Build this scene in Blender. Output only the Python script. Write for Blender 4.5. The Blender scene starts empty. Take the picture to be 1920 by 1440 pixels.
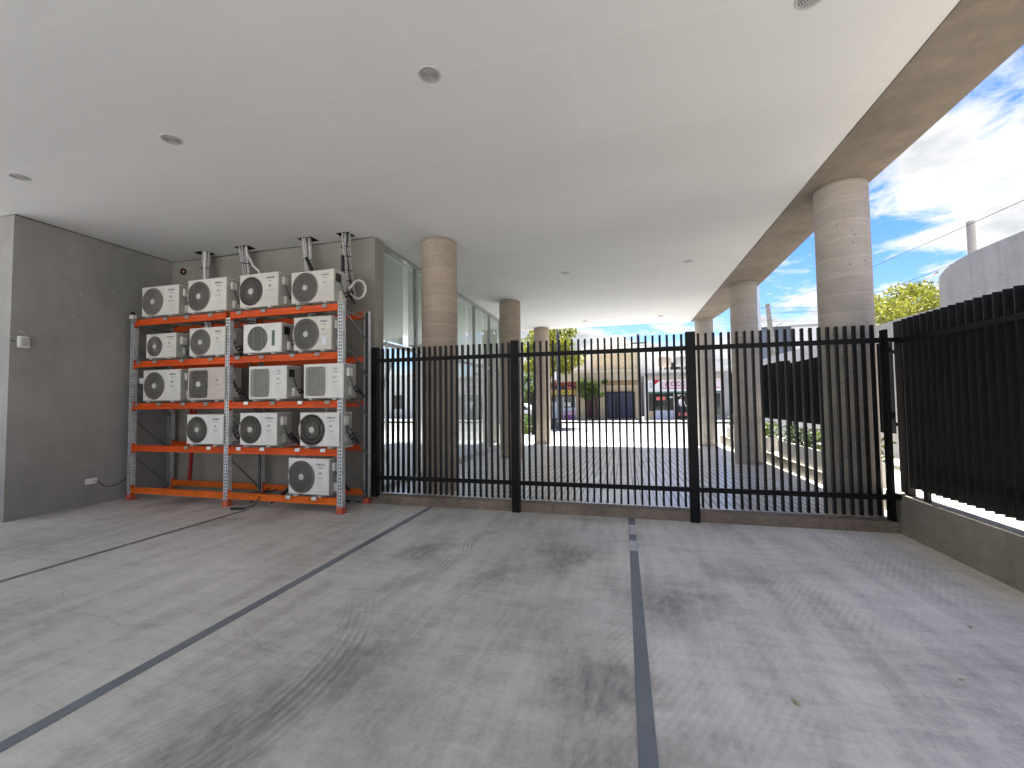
import bpy, math, random
from mathutils import Vector, Matrix, noise
R = math.radians
PI = math.pi
sc = bpy.context.scene
COL = sc.collection
random.seed(7)

# ------------------------------------------------------------------ camera
cd = bpy.data.cameras.new('camera')
cam = bpy.data.objects.new('camera', cd)
COL.objects.link(cam)
F_PX = 792.4
YAW, PITCH, ROLL = R(-14.8796), R(2.345), R(-0.6924)
cy, sy, cp, sp, cr, sr = math.cos(YAW), math.sin(YAW), math.cos(PITCH), math.sin(PITCH), math.cos(ROLL), math.sin(ROLL)
Fv = Vector((sy*cp, cy*cp, sp)); R0 = Vector((cy, -sy, 0)); U0 = R0.cross(Fv)
Rv = cr*R0 + sr*U0; Uv = -sr*R0 + cr*U0
M = Matrix((Rv, Uv, -Fv)).transposed().to_4x4(); M.translation = Vector((0, 0, 1.6))
cam.matrix_world = M
cd.sensor_width = 36.0
cd.lens = F_PX/1920*36.0
cd.clip_start = 0.05
cd.clip_end = 3000
sc.camera = cam

# ------------------------------------------------------------------ world: Nishita sky with cumulus
SUN_EL, SUN_AZ = R(73), R(1)           # azimuth measured from +Y towards +X
w = bpy.data.worlds.new('World'); sc.world = w; w.use_nodes = True
nt = w.node_tree; nt.nodes.clear()
def wn(t, **k):
    n = nt.nodes.new(t)
    for a, b in k.items(): setattr(n, a, b)
    return n
out = wn('ShaderNodeOutputWorld'); bg = wn('ShaderNodeBackground'); sky = wn('ShaderNodeTexSky')
sky.sky_type = 'NISHITA'; sky.sun_disc = False; sky.sun_elevation = SUN_EL; sky.sun_rotation = SUN_AZ
sky.air_density = 1.0; sky.dust_density = 0.3; sky.ozone_density = 2.5; sky.altitude = 50
tc = wn('ShaderNodeTexCoord'); sep = wn('ShaderNodeSeparateXYZ')
nt.links.new(tc.outputs['Generated'], sep.inputs[0])
def wmath(op, a, b=None, c=None):
    n = wn('ShaderNodeMath', operation=op)
    for i, v in enumerate((a, b, c)):
        if v is None: continue
        if isinstance(v, (int, float)): n.inputs[i].default_value = v
        else: nt.links.new(v, n.inputs[i])
    return n.outputs[0]
zz = wmath('ADD', wmath('MAXIMUM', sep.outputs[2], 0.0), 0.16)
comb = wn('ShaderNodeCombineXYZ')
nt.links.new(wmath('DIVIDE', sep.outputs[0], zz), comb.inputs[0])
nt.links.new(wmath('DIVIDE', sep.outputs[1], zz), comb.inputs[1])
mp = wn('ShaderNodeMapping'); mp.inputs['Location'].default_value = (20.2, 8.8, 0.0); mp.inputs['Scale'].default_value = (1, 1, 1)
nt.links.new(comb.outputs[0], mp.inputs[0])
n1 = wn('ShaderNodeTexNoise'); n1.inputs['Scale'].default_value = 0.75; n1.inputs['Detail'].default_value = 3; n1.inputs['Roughness'].default_value = 0.45
nt.links.new(mp.outputs[0], n1.inputs['Vector'])
n1b = wn('ShaderNodeTexNoise'); n1b.inputs['Scale'].default_value = 4.5; n1b.inputs['Detail'].default_value = 9; n1b.inputs['Roughness'].default_value = 0.62; n1b.inputs['Distortion'].default_value = 0.4
nt.links.new(mp.outputs[0], n1b.inputs['Vector'])
n2 = wn('ShaderNodeTexNoise'); n2.inputs['Scale'].default_value = 2.6; n2.inputs['Detail'].default_value = 6; n2.inputs['Roughness'].default_value = 0.55
nt.links.new(mp.outputs[0], n2.inputs['Vector'])
cr1 = wn('ShaderNodeValToRGB'); cr1.color_ramp.elements[0].position = 0.455; cr1.color_ramp.elements[1].position = 0.51
dens = wmath('ADD', wmath('MULTIPLY', n1.outputs['Fac'], 0.72), wmath('MULTIPLY', n1b.outputs['Fac'], 0.28))
lowb = wmath('MULTIPLY', wmath('MAXIMUM', wmath('SUBTRACT', 0.26, sep.outputs[2]), 0.0), 0.17)
dens = wmath('ADD', dens, lowb)
nt.links.new(dens, cr1.inputs[0])
cr2 = wn('ShaderNodeValToRGB')
cr2.color_ramp.elements[0].position = 0.40; cr2.color_ramp.elements[0].color = (1.0, 1.0, 1.0, 1)
cr2.color_ramp.elements[1].position = 0.66; cr2.color_ramp.elements[1].color = (0.54, 0.565, 0.61, 1)
nt.links.new(wmath('ADD', wmath('MULTIPLY', n2.outputs['Fac'], 0.8), wmath('MULTIPLY', wmath('SUBTRACT', dens, 0.48), 1.6)), cr2.inputs[0])
CLOUD = 1.08
sc1 = wn('ShaderNodeVectorMath', operation='SCALE'); sc1.inputs['Scale'].default_value = CLOUD
nt.links.new(cr2.outputs[0], sc1.inputs[0])
tint = wn('ShaderNodeVectorMath', operation='MULTIPLY'); tr_ = wn('ShaderNodeValToRGB'); tr_.color_ramp.elements[0].position = 0.0; tr_.color_ramp.elements[0].color = (0.17, 0.185, 0.21, 1); tr_.color_ramp.elements[1].position = 0.45; tr_.color_ramp.elements[1].color = (0.058, 0.128, 0.28, 1)
nt.links.new(sep.outputs[2], tr_.inputs[0]); nt.links.new(tr_.outputs[0], tint.inputs[1])
nt.links.new(sky.outputs[0], tint.inputs[0])
mx = wn('ShaderNodeMix', data_type='RGBA')
nt.links.new(cr1.outputs[0], mx.inputs[0]); nt.links.new(tint.outputs[0], mx.inputs[6]); nt.links.new(sc1.outputs[0], mx.inputs[7])
nt.links.new(mx.outputs[2], bg.inputs[0]); bg.inputs[1].default_value = 0.15
nt.links.new(bg.outputs[0], out.inputs[0])

# ------------------------------------------------------------------ sun
sl = bpy.data.lights.new('sun', 'SUN'); sl.energy = 3.0; sl.angle = R(0.5); sl.color = (1.0, 0.965, 0.91)
so = bpy.data.objects.new('sun', sl); COL.objects.link(so)
sd = Vector((math.sin(SUN_AZ)*math.cos(SUN_EL), math.cos(SUN_AZ)*math.cos(SUN_EL), math.sin(SUN_EL)))
so.rotation_euler = sd.to_track_quat('Z', 'Y').to_euler(); so.location = (0, -20, 40)

sc.view_settings.view_transform = 'Standard'; sc.view_settings.look = 'None'
sc.view_settings.gamma = 1.0; sc.view_settings.exposure = 2.87; sc.view_settings.use_curve_mapping = False
sc.cycles.max_bounces = 10; sc.cycles.diffuse_bounces = 6; sc.cycles.glossy_bounces = 4; sc.cycles.transparent_max_bounces = 12
sc.cycles.use_denoising = True
sc.cycles.sample_clamp_indirect = 6

# ------------------------------------------------------------------ materials
class NT:
    def __init__(s, name):
        s.m = bpy.data.materials.new(name); s.m.use_nodes = True; s.t = s.m.node_tree
        s.p = s.t.nodes['Principled BSDF']; s.tc = s.t.nodes.new('ShaderNodeTexCoord')
    def n(s, t, **k):
        n = s.t.nodes.new(t)
        for a, b in k.items(): setattr(n, a, b)
        return n
    def l(s, a, b): s.t.links.new(a, b)
    def math(s, op, a, b=None, c=None, clamp=False):
        n = s.n('ShaderNodeMath', operation=op); n.use_clamp = clamp
        for i, v in enumerate((a, b, c)):
            if v is None: continue
            if isinstance(v, (int, float)): n.inputs[i].default_value = v
            else: s.l(v, n.inputs[i])
        return n.outputs[0]
    def coord(s, scale=(1, 1, 1), rot=(0, 0, 0), loc=(0, 0, 0)):
        m = s.n('ShaderNodeMapping'); m.inputs['Scale'].default_value = scale; m.inputs['Rotation'].default_value = rot
        m.inputs['Location'].default_value = loc
        s.l(s.tc.outputs['Object'], m.inputs[0]); return m.outputs[0]
    def noise(s, vec, scale, detail=5, rough=0.55, dist=0.0):
        n = s.n('ShaderNodeTexNoise'); n.inputs['Scale'].default_value = scale; n.inputs['Detail'].default_value = detail
        n.inputs['Roughness'].default_value = rough; n.inputs['Distortion'].default_value = dist
        s.l(vec, n.inputs['Vector']); return n.outputs['Fac']
    def ramp(s, fac, stops):
        n = s.n('ShaderNodeValToRGB'); e = n.color_ramp.elements
        while len(e) < len(stops): e.new(0.5)
        for i, (p, c) in enumerate(stops):
            e[i].position = p
            if isinstance(c, (int, float)): c = (c, c, c)
            e[i].color = (*c, 1)
        s.l(fac, n.inputs[0]); return n.outputs[0]
    def mix(s, fac, a, b, mode='MIX'):
        n = s.n('ShaderNodeMix', data_type='RGBA', blend_type=mode)
        if isinstance(fac, (int, float)): n.inputs[0].default_value = fac
        else: s.l(fac, n.inputs[0])
        for i, v in ((6, a), (7, b)):
            if isinstance(v, (int, float)): v = (v, v, v)
            if isinstance(v, tuple): n.inputs[i].default_value = (*v, 1)
            else: s.l(v, n.inputs[i])
        return n.outputs[2]
    def base(s, c): s.l(c, s.p.inputs['Base Color'])
    def bump(s, h, strength=0.3, dist=0.01):
        b = s.n('ShaderNodeBump'); b.inputs['Strength'].default_value = strength; b.inputs['Distance'].default_value = dist
        s.l(h, b.inputs['Height']); s.l(b.outputs[0], s.p.inputs['Normal'])

def mat(name, col, rough=0.6, metal=0.0, var=0.0, scale=3.0, bump=0.0, spec=0.5, bscale=None):
    s = NT(name); s.p.inputs['Roughness'].default_value = rough; s.p.inputs['Metallic'].default_value = metal
    s.p.inputs['Specular IOR Level'].default_value = spec
    v = s.coord()
    if var > 0:
        f = s.noise(v, scale, 6, 0.6)
        lo = tuple(max(0, c*(1-var)) for c in col); hi = tuple(min(1, c*(1+var)) for c in col)
        s.base(s.ramp(f, [(0.3, lo), (0.7, hi)]))
    else:
        s.p.inputs['Base Color'].default_value = (*col, 1)
    if bump > 0: s.bump(s.noise(v, bscale or scale*8, 4, 0.6), bump, 0.01)
    return s.m

MT = {}
# casing paints with grime
def casing_mat(name, col, seed):
    s = NT(name); s.p.inputs['Roughness'].default_value = 0.45
    a = s.noise(s.coord(loc=(seed, 0, 0)), 3.0, 6, 0.65)
    b = s.noise(s.coord(scale=(14, 14, 2), loc=(seed, 3, 0)), 2.0, 5, 0.6)
    c = s.ramp(a, [(0.3, tuple(x*0.86 for x in col)), (0.6, col)])
    d = s.ramp(b, [(0.55, (0, 0, 0)), (0.8, (0.35, 0.35, 0.35))])
    s.base(s.mix(d, c, tuple(x*0.78 for x in (col[0], col[1]*0.98, col[2]*0.92))))
    return s.m
MT['case_a'] = casing_mat('case_a', (0.72, 0.71, 0.64), 1)
MT['case_b'] = casing_mat('case_b', (0.69, 0.66, 0.58), 2)
MT['case_c'] = casing_mat('case_c', (0.80, 0.79, 0.75), 3)
MT['case_d'] = casing_mat('case_d', (0.60, 0.54, 0.47), 4)
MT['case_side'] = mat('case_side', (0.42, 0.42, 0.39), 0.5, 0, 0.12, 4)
MT['grille'] = mat('grille', (0.25, 0.235, 0.21), 0.5, 0, 0.15, 6)
MT['grille_light'] = mat('grille_light', (0.42, 0.41, 0.36), 0.5, 0, 0.1, 6)
MT['fan_dark'] = mat('fan_dark', (0.025, 0.025, 0.025), 0.4)
MT['fan_brown'] = mat('fan_brown', (0.13, 0.09, 0.06), 0.6, 0, 0.4, 8)
MT['hub'] = mat('hub', (0.58, 0.57, 0.53), 0.45)
MT['coil'] = mat('coil', (0.016, 0.016, 0.015), 0.6)
MT['black_rubber'] = mat('black_rubber', (0.012, 0.012, 0.013), 0.55)
MT['ink_dark'] = mat('ink_dark', (0.03, 0.03, 0.035), 0.6)
MT['ink_blue'] = mat('ink_blue', (0.05, 0.09, 0.17), 0.6)
MT['ink_pale'] = mat('ink_pale', (0.34, 0.34, 0.33), 0.6)
MT['green_label'] = mat('green_label', (0.10, 0.17, 0.12), 0.5, 0, 0.3, 30)
MT['paper'] = mat('paper', (0.74, 0.75, 0.80), 0.6)
MT['orange'] = mat('orange', (0.66, 0.088, 0.012), 0.5, 0, 0.2, 2.5, spec=0.25)
MT['red_brace'] = mat('red_brace', (0.35, 0.035, 0.02), 0.5, 0, 0.2, 4)
MT['galv'] = mat('galv', (0.62, 0.64, 0.65), 0.45, 0.35, 0.22, 9)
MT['galv_mid'] = mat('galv_mid', (0.22, 0.23, 0.235), 0.45, 0.4, 0.2, 9)
MT['orange_low'] = mat('orange_low', (0.72, 0.15, 0.015), 0.5, 0, 0.2, 2.5, spec=0.25)
MT['galv_shade'] = mat('galv_shade', (0.06, 0.062, 0.065), 0.6, 0.2)
MT['galv_white'] = mat('galv_white', (0.78, 0.79, 0.78), 0.38, 0.1, 0.1, 20)
MT['galv_dull'] = mat('galv_dull', (0.30, 0.30, 0.28), 0.5, 0.2, 0.2, 20)
MT['foot_pink'] = mat('foot_pink', (0.62, 0.13, 0.07), 0.55, 0, 0.2, 10)
MT['black_metal'] = mat('black_metal', (0.0035, 0.0035, 0.004), 0.5, 0.0, 0.1, 5, spec=0.22)
MT['louvre_black'] = mat('louvre_black', (0.005, 0.0052, 0.006), 0.45, 0.0, 0.1, 5, spec=0.3)
MT['pipe_tape'] = mat('pipe_tape', (0.52, 0.51, 0.52), 0.5, 0, 0.25, 30)
MT['pipe_white'] = mat('pipe_white', (0.78, 0.78, 0.76), 0.45)
MT['white_plastic'] = mat('white_plastic', (0.78, 0.78, 0.76), 0.4)
MT['hole_dark'] = mat('hole_dark', (0.02, 0.018, 0.016), 0.9)
MT['rust_pipe'] = mat('rust_pipe', (0.10, 0.02, 0.015), 0.6)
MT['alu'] = mat('alu', (0.40, 0.41, 0.40), 0.4, 0.5, 0.08, 3)

MT['room_wall'] = mat('room_wall', (0.75, 0.76, 0.74), 0.8)
MT['room_floor'] = mat('room_floor', (0.70, 0.70, 0.68), 0.5)
MT['steel_grey'] = mat('steel_grey', (0.07, 0.08, 0.09), 0.5, 0.2, 0.15, 3)
MT['lamp_ring'] = mat('lamp_ring', (0.48, 0.48, 0.47), 0.4)
MT['lamp_inner'] = mat('lamp_inner', (0.12, 0.12, 0.12), 0.35)
MT['wire'] = mat('wire', (0.03, 0.03, 0.032), 0.6)

# ceiling paint
s = NT('ceiling_paint'); s.p.inputs['Roughness'].default_value = 0.9
a = s.noise(s.coord(scale=(0.35, 1, 1)), 0.8, 5, 0.6); b = s.noise(s.coord(), 90, 3, 0.7)
c1 = s.ramp(a, [(0.25, (0.67, 0.672, 0.66)), (0.75, (0.735, 0.738, 0.728))])
br = s.n('ShaderNodeTexBrick'); s.l(s.coord(scale=(1, 1, 1), loc=(0.35, 0.4, 0)), br.inputs['Vector'])
br.inputs['Scale'].default_value = 1.0; br.inputs['Brick Width'].default_value = 2.4; br.inputs['Row Height'].default_value = 1.2
br.inputs['Mortar Size'].default_value = 0.05; br.inputs['Mortar Smooth'].default_value = 1.0
br.inputs['Color1'].default_value = (0, 0, 0, 1); br.inputs['Color2'].default_value = (0, 0, 0, 1); br.inputs['Mortar'].default_value = (1, 1, 1, 1)
s.base(s.mix(s.math('MULTIPLY', br.outputs['Color'], 0.07), c1, (0.93, 0.93, 0.92)))
s.bump(b, 0.25, 0.003)
MT['ceiling_paint'] = s.m

# plaster of the dark walls
def plaster(name, lo, hi, sc_=1.0):
    s = NT(name); s.p.inputs['Roughness'].default_value = 0.85
    a = s.noise(s.coord(), 0.9*sc_, 7, 0.62); b = s.noise(s.coord(scale=(1, 1, 0.35)), 3.5*sc_, 5, 0.6); g = s.noise(s.coord(), 60, 3, 0.7)
    f = s.math('ADD', s.math('MULTIPLY', a, 0.65), s.math('MULTIPLY', b, 0.35))
    c = s.ramp(f, [(0.34, lo), (0.66, hi)])
    sp_ = s.ramp(s.noise(s.coord(), 9, 2, 0.5), [(0.735, (0, 0, 0)), (0.76, (0.5, 0.5, 0.5))])
    s.base(s.mix(sp_, c, tuple(min(1, x*1.5) for x in hi)))
    s.bump(g, 0.3, 0.004)
    return s.m
MT['plaster'] = plaster('plaster', (0.26, 0.255, 0.243), (0.37, 0.365, 0.347))
MT['plaster_back'] = plaster('plaster_back', (0.25, 0.235, 0.20), (0.34, 0.325, 0.285))

# board-marked / formed concrete
def concrete(name, lo, hi, bands=0.0, rough=0.85, pocks=0.75, scale=1.0, streak=0.0):
    s = NT(name); s.p.inputs['Roughness'].default_value = rough
    a = s.noise(s.coord(), 1.6*scale, 8, 0.65); b = s.noise(s.coord(scale=(1, 1, 5)), 6*scale, 5, 0.6)
    f = s.math('ADD', s.math('MULTIPLY', a, 0.6), s.math('MULTIPLY', b, 0.4))
    c = s.ramp(f, [(0.32, lo), (0.68, hi)])
    h = s.noise(s.coord(), 40, 4, 0.7)
    if bands > 0:
        sx = s.n('ShaderNodeSeparateXYZ'); s.l(s.tc.outputs['Object'], sx.inputs[0])
        wob = s.math('MULTIPLY', s.noise(s.coord(), 2.0, 2, 0.5), 0.05)
        z = s.math('DIVIDE', s.math('ADD', sx.outputs[2], wob), bands)
        fr = s.math('FRACT', z)
        line = s.ramp(fr, [(0.0, (1, 1, 1)), (0.06, (0.0, 0.0, 0.0)), (0.93, (0, 0, 0)), (1.0, (1, 1, 1))])
        wn_ = s.n('ShaderNodeTexWhiteNoise', noise_dimensions='1D'); s.l(s.math('FLOOR', z), wn_.inputs['W'])
        tone = s.ramp(wn_.outputs['Value'], [(0.0, (0.92, 0.92, 0.92)), (1.0, (1.07, 1.06, 1.06))])
        c = s.mix(1.0, c, tone, 'MULTIPLY')
        c = s.mix(s.math('MULTIPLY', line, 0.30), c, tuple(min(1, x*1.35) for x in hi))
    if pocks > 0:
        vo = s.n('ShaderNodeTexVoronoi'); vo.inputs['Scale'].default_value = 13; s.l(s.coord(), vo.inputs['Vector'])
        pm = s.noise(s.coord(), 3.0, 2, 0.5)
        p1 = s.math('MULTIPLY', s.ramp(vo.outputs['Distance'], [(0.10, (1, 1, 1)), (0.17, (0, 0, 0))]), s.ramp(pm, [(0.44, (0, 0, 0)), (0.52, (1, 1, 1))]))
        c = s.mix(s.math('MULTIPLY', p1, pocks), c, tuple(x*0.3 for x in lo))
    if streak > 0:
        st = s.ramp(s.noise(s.coord(scale=(7, 7, 0.5)), 1.6, 5, 0.6), [(0.52, (0, 0, 0)), (0.72, (1, 1, 1))])
        c = s.mix(s.math('MULTIPLY', st, streak), c, tuple(x*0.6 for x in lo))
    s.base(c); s.bump(h, 0.35, 0.006)
    return s.m
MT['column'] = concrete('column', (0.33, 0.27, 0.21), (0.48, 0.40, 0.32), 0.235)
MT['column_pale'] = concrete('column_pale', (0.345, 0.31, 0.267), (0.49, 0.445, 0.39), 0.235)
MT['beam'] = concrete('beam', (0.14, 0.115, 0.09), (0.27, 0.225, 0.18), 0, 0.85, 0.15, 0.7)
MT['low_wall'] = concrete('low_wall', (0.22, 0.20, 0.155), (0.36, 0.33, 0.265), 0, 0.85, 0.2, 1.0, 0.45)
MT['kerb'] = concrete('kerb', (0.13, 0.10, 0.075), (0.30, 0.24, 0.185), 0, 0.85, 0.2, 1.6, 0.3)
MT['boundary'] = concrete('boundary', (0.36, 0.36, 0.345), (0.54, 0.54, 0.52), 0, 0.9, 0.0, 1.2, 0.35)
MT['pole_conc'] = concrete('pole_conc', (0.33, 0.31, 0.28), (0.50, 0.47, 0.42), 0, 0.9, 0.6)

# parking floor
s = NT('floor_concrete'); s.p.inputs['Roughness'].default_value = 0.62
def sepo(s):
    sx = s.n('ShaderNodeSeparateXYZ'); s.l(s.tc.outputs['Object'], sx.inputs[0]); return sx.outputs[0], sx.outputs[1]
fx, fy = sepo(s)
nd = s.noise(s.coord(), 1.7, 7, 0.7); nd2 = s.noise(s.coord(loc=(7, 3, 0)), 1.7, 7, 0.7)
wx = s.math('ADD', fx, s.math('MULTIPLY', s.math('SUBTRACT', nd, 0.5), 1.1))
wy = s.math('ADD', fy, s.math('MULTIPLY', s.math('SUBTRACT', nd2, 0.5), 1.1))
big = s.noise(s.coord(), 0.55, 6, 0.6)
stk = s.noise(s.coord(scale=(1.0, 0.16, 1), rot=(0, 0, R(-28))), 5.0, 7, 0.68, 0.3)
stk2 = s.noise(s.coord(scale=(0.3, 1.0, 1), rot=(0, 0, R(-20)), loc=(4, 4, 0)), 9.0, 6, 0.7, 0.5)
fine = s.noise(s.coord(), 36, 6, 0.8)
spk = s.noise(s.coord(), 260, 2, 0.6)
f = s.math('ADD', s.math('MULTIPLY', big, 0.26), s.math('MULTIPLY', stk, 0.28))
f = s.math('ADD', f, s.math('MULTIPLY', stk2, 0.20)); f = s.math('ADD', f, s.math('MULTIPLY', fine, 0.16)); f = s.math('ADD', f, s.math('MULTIPLY', spk, 0.10))
col = s.ramp(f, [(0.39, (0.30, 0.298, 0.285)), (0.50, (0.56, 0.555, 0.53)), (0.60, (0.71, 0.705, 0.68))])
bay = s.ramp(s.math('MULTIPLY', s.math('ADD', wx, 0.4), 0.5), [(0.0, (1.06, 1.06, 1.06)), (1.0, (1.52, 1.46, 1.34))])  # floor colour lightened towards the right, standing in for side light
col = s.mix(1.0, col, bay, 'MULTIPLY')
dark = None
for (px, py, r, k) in [(-2.12, 4.27, .42, .75), (-0.62, 4.38, .42, .8), (0.28, 3.55, .5, .6), (-1.92, 1.65, .55, .75), (-0.22, 2.5, .42, .7), (-1.6, 2.2, .38, .55),
                       (-0.1, 1.75, .6, .6), (-0.55, 3.0, .5, .35), (-1.2, 1.95, .5, .4), (-7.2, 5.5, .5, .8), (-4.9, 5.2, .45, .6), (-5.4, 4.6, .3, .45), (-2.5, 5.6, .5, .3), (1.0, 4.4, .35, .35), (-0.9, 5.0, .5, .3)]:
    dx = s.math('SUBTRACT', wx, px); dy = s.math('MULTIPLY', s.math('SUBTRACT', wy, py), 0.8)
    d = s.math('SQRT', s.math('ADD', s.math('MULTIPLY', dx, dx), s.math('MULTIPLY', dy, dy)))
    m_ = s.math('MULTIPLY', s.math('SUBTRACT', 1.0, s.math('DIVIDE', d, r), clamp=True), k)
    m_ = s.math('MULTIPLY', m_, 1.9, clamp=True)
    dark = m_ if dark is None else s.math('MAXIMUM', dark, m_)
grain = s.ramp(s.noise(s.coord(scale=(1, 0.35, 1), rot=(0, 0, R(-25))), 16, 8, 0.75), [(0.34, (0.35, 0.35, 0.35)), (0.64, (1, 1, 1))])
dark = s.math('MULTIPLY', dark, grain)
col = s.mix(s.math('MULTIPLY', dark, 0.78), col, (0.13, 0.13, 0.128))
# tyre tread marks: ribbed arcs
tyre = None
for (cx_, cy_, r0, r1, a0, a1, rib) in [(-2.55, 3.95, .70, .92, -75, 25, 34), (-0.5, 3.25, .82, 1.02, 95, 190, 36), (-1.1, 4.6, .55, .74, 120, 215, 36), (-3.6, 2.0, 1.7, 2.0, -30, 40, 30)]:
    dx = s.math('SUBTRACT', fx, cx_); dy = s.math('SUBTRACT', fy, cy_)
    d = s.math('SQRT', s.math('ADD', s.math('MULTIPLY', dx, dx), s.math('MULTIPLY', dy, dy)))
    an = s.math('ARCTAN2', dy, dx)
    if a1 > 180: an = s.math('ADD', an, s.math('MULTIPLY', s.math('LESS_THAN', an, 0.0), 2*PI))
    mid, hw = (r0+r1)/2, (r1-r0)/2
    mr = s.math('MULTIPLY', s.math('SUBTRACT', 1.0, s.math('DIVIDE', s.math('ABSOLUTE', s.math('SUBTRACT', d, mid)), hw), clamp=True), 3.0, clamp=True)
    am, ah = R((a0+a1)/2), R((a1-a0)/2)
    ma = s.math('MULTIPLY', s.math('SUBTRACT', 1.0, s.math('DIVIDE', s.math('ABSOLUTE', s.math('SUBTRACT', an, am)), ah), clamp=True), 2.0, clamp=True)
    ribs = s.math('MULTIPLY', s.math('ADD', s.math('SINE', s.math('MULTIPLY', d, rib*2*PI/1.6)), 0.6, clamp=True), 1.0)
    t_ = s.math('MULTIPLY', s.math('MULTIPLY', mr, ma), ribs)
    tyre = t_ if tyre is None else s.math('MAXIMUM', tyre, t_)
tyre = s.math('MULTIPLY', tyre, s.ramp(s.noise(s.coord(), 3.0, 5, 0.65), [(0.36, (0.15, 0.15, 0.15)), (0.56, (1, 1, 1))]))
col = s.mix(s.math('MULTIPLY', tyre, 0.55), col, (0.19, 0.187, 0.183))
# straight faint tread tracks along the bays
trk = s.n('ShaderNodeTexWave', wave_type='BANDS', bands_direction='X'); trk.inputs['Scale'].default_value = 6.5; trk.inputs['Distortion'].default_value = 3.0; trk.inputs['Detail'].default_value = 3
trk.inputs['Detail Scale'].default_value = 0.7
s.l(s.coord(rot=(0, 0, R(30))), trk.inputs['Vector'])
tm = s.ramp(s.noise(s.coord(scale=(1, .4, 1), rot=(0, 0, R(-30)), loc=(2, 9, 0)), 1.3, 4, 0.6), [(0.5, (0, 0, 0)), (0.66, (1, 1, 1))])
col = s.mix(s.math('MULTIPLY', s.math('MULTIPLY', trk.outputs['Color'], tm), 0.16), col, (0.16, 0.155, 0.15))
# white drips and pale speck
wsp = s.ramp(s.noise(s.coord(loc=(1.3, 0, 0)), 17, 2, 0.4), [(0.775, (0, 0, 0)), (0.79, (1, 1, 1))])
col = s.mix(s.math('MULTIPLY', wsp, 0.6), col, (0.62, 0.62, 0.62))
dsp = s.ramp(s.noise(s.coord(loc=(8.3, 0, 0)), 13, 3, 0.5), [(0.74, (0, 0, 0)), (0.78, (1, 1, 1))])
col = s.mix(s.math('MULTIPLY', dsp, 0.55), col, (0.12, 0.115, 0.11))
# warm brown tint growing towards the low wall
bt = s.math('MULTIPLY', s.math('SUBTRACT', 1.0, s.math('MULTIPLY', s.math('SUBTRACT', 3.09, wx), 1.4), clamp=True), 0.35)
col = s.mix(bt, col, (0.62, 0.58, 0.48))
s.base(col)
rr = s.ramp(big, [(0.3, (0.36, 0.36, 0.36)), (0.7, (0.52, 0.52, 0.52))]); s.l(rr, s.p.inputs['Roughness'])
s.bump(s.math('ADD', s.math('MULTIPLY', fine, 0.5), s.math('MULTIPLY', stk, 0.5)), 0.28, 0.012)
MT['floor_concrete'] = s.m

# painted bay lines: grey-blue paint, worn
s = NT('line_paint'); s.p.inputs['Roughness'].default_value = 0.5
a = s.noise(s.coord(), 30, 5, 0.7); b = s.noise(s.coord(), 2.0, 4, 0.6)
c = s.ramp(b, [(0.3, (0.145, 0.168, 0.195)), (0.7, (0.20, 0.228, 0.26))])
s.base(s.mix(s.ramp(a, [(0.62, (0, 0, 0)), (0.75, (0.5, 0.5, 0.5))]), c, (0.26, 0.26, 0.26)))
MT['line_paint'] = s.m
s = NT('line_paint_dark'); s.p.inputs['Roughness'].default_value = 0.6
s.base(s.ramp(s.noise(s.coord(), 8, 5, 0.7), [(0.35, (0.12, 0.122, 0.124)), (0.65, (0.28, 0.28, 0.28))]))
MT['line_paint_dark'] = s.m
s = NT('line_white'); s.p.inputs['Roughness'].default_value = 0.5
s.base(s.ramp(s.noise(s.coord(scale=(1, .6, 1)), 40, 6, 0.75), [(0.36, (0.2, 0.22, 0.24)), (0.5, (0.62, 0.63, 0.65))]))
MT['line_white'] = s.m

# ribbed patio tiles
s = NT('patio_tiles'); s.p.inputs['Roughness'].default_value = 0.26; s.p.inputs['Specular IOR Level'].default_value = 0.8
fx, fy = sepo(s)
def groove(v, pitch, wid):
    fr = s.math('FRACT', s.math('DIVIDE', v, pitch))
    return s.math('LESS_THAN', fr, wid)
g1 = groove(fx, 0.10, 0.17); g2 = groove(fy, 0.40, 0.03)
base_ = s.ramp(s.noise(s.coord(), 1.1, 6, 0.6), [(0.3, (0.70, 0.695, 0.675)), (0.7, (0.84, 0.835, 0.81))])
ck = s.n('ShaderNodeTexWhiteNoise', noise_dimensions='2D')
cb = s.n('ShaderNodeCombineXYZ'); s.l(s.math('FLOOR', s.math('DIVIDE', fx, 0.4)), cb.inputs[0]); s.l(s.math('FLOOR', s.math('DIVIDE', fy, 0.4)), cb.inputs[1]); s.l(cb.outputs[0], ck.inputs['Vector'])
base_ = s.mix(1.0, base_, s.ramp(ck.outputs['Value'], [(0, (0.92, 0.92, 0.92)), (1, (1.06, 1.06, 1.06))]), 'MULTIPLY')
g = s.math('MAXIMUM', g1, s.math('MULTIPLY', g2, 0.7))
s.base(s.mix(s.math('MULTIPLY', g, 0.72), base_, (0.12, 0.118, 0.11)))
s.bump(s.math('SUBTRACT', 1.0, g), 0.25, 0.002)
MT['patio_tiles'] = s.m
MT['road'] = mat('road', (0.19, 0.188, 0.183), 0.85, 0, 0.14, 0.8, 0.3)
MT['pavement'] = mat('pavement', (0.30, 0.295, 0.28), 0.85, 0, 0.14, 1.5, 0.2)
MT['ground'] = mat('ground', (0.40, 0.39, 0.36), 0.9, 0, 0.15, 0.5)
s = NT('drive'); s.p.inputs['Roughness'].default_value = 0.85
br = s.n('ShaderNodeTexBrick'); s.l(s.coord(), br.inputs['Vector']); br.inputs['Scale'].default_value = 1.0
br.inputs['Brick Width'].default_value = 1.0; br.inputs['Row Height'].default_value = 0.5; br.inputs['Mortar Size'].default_value = 0.012; br.offset = 0.0
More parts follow.
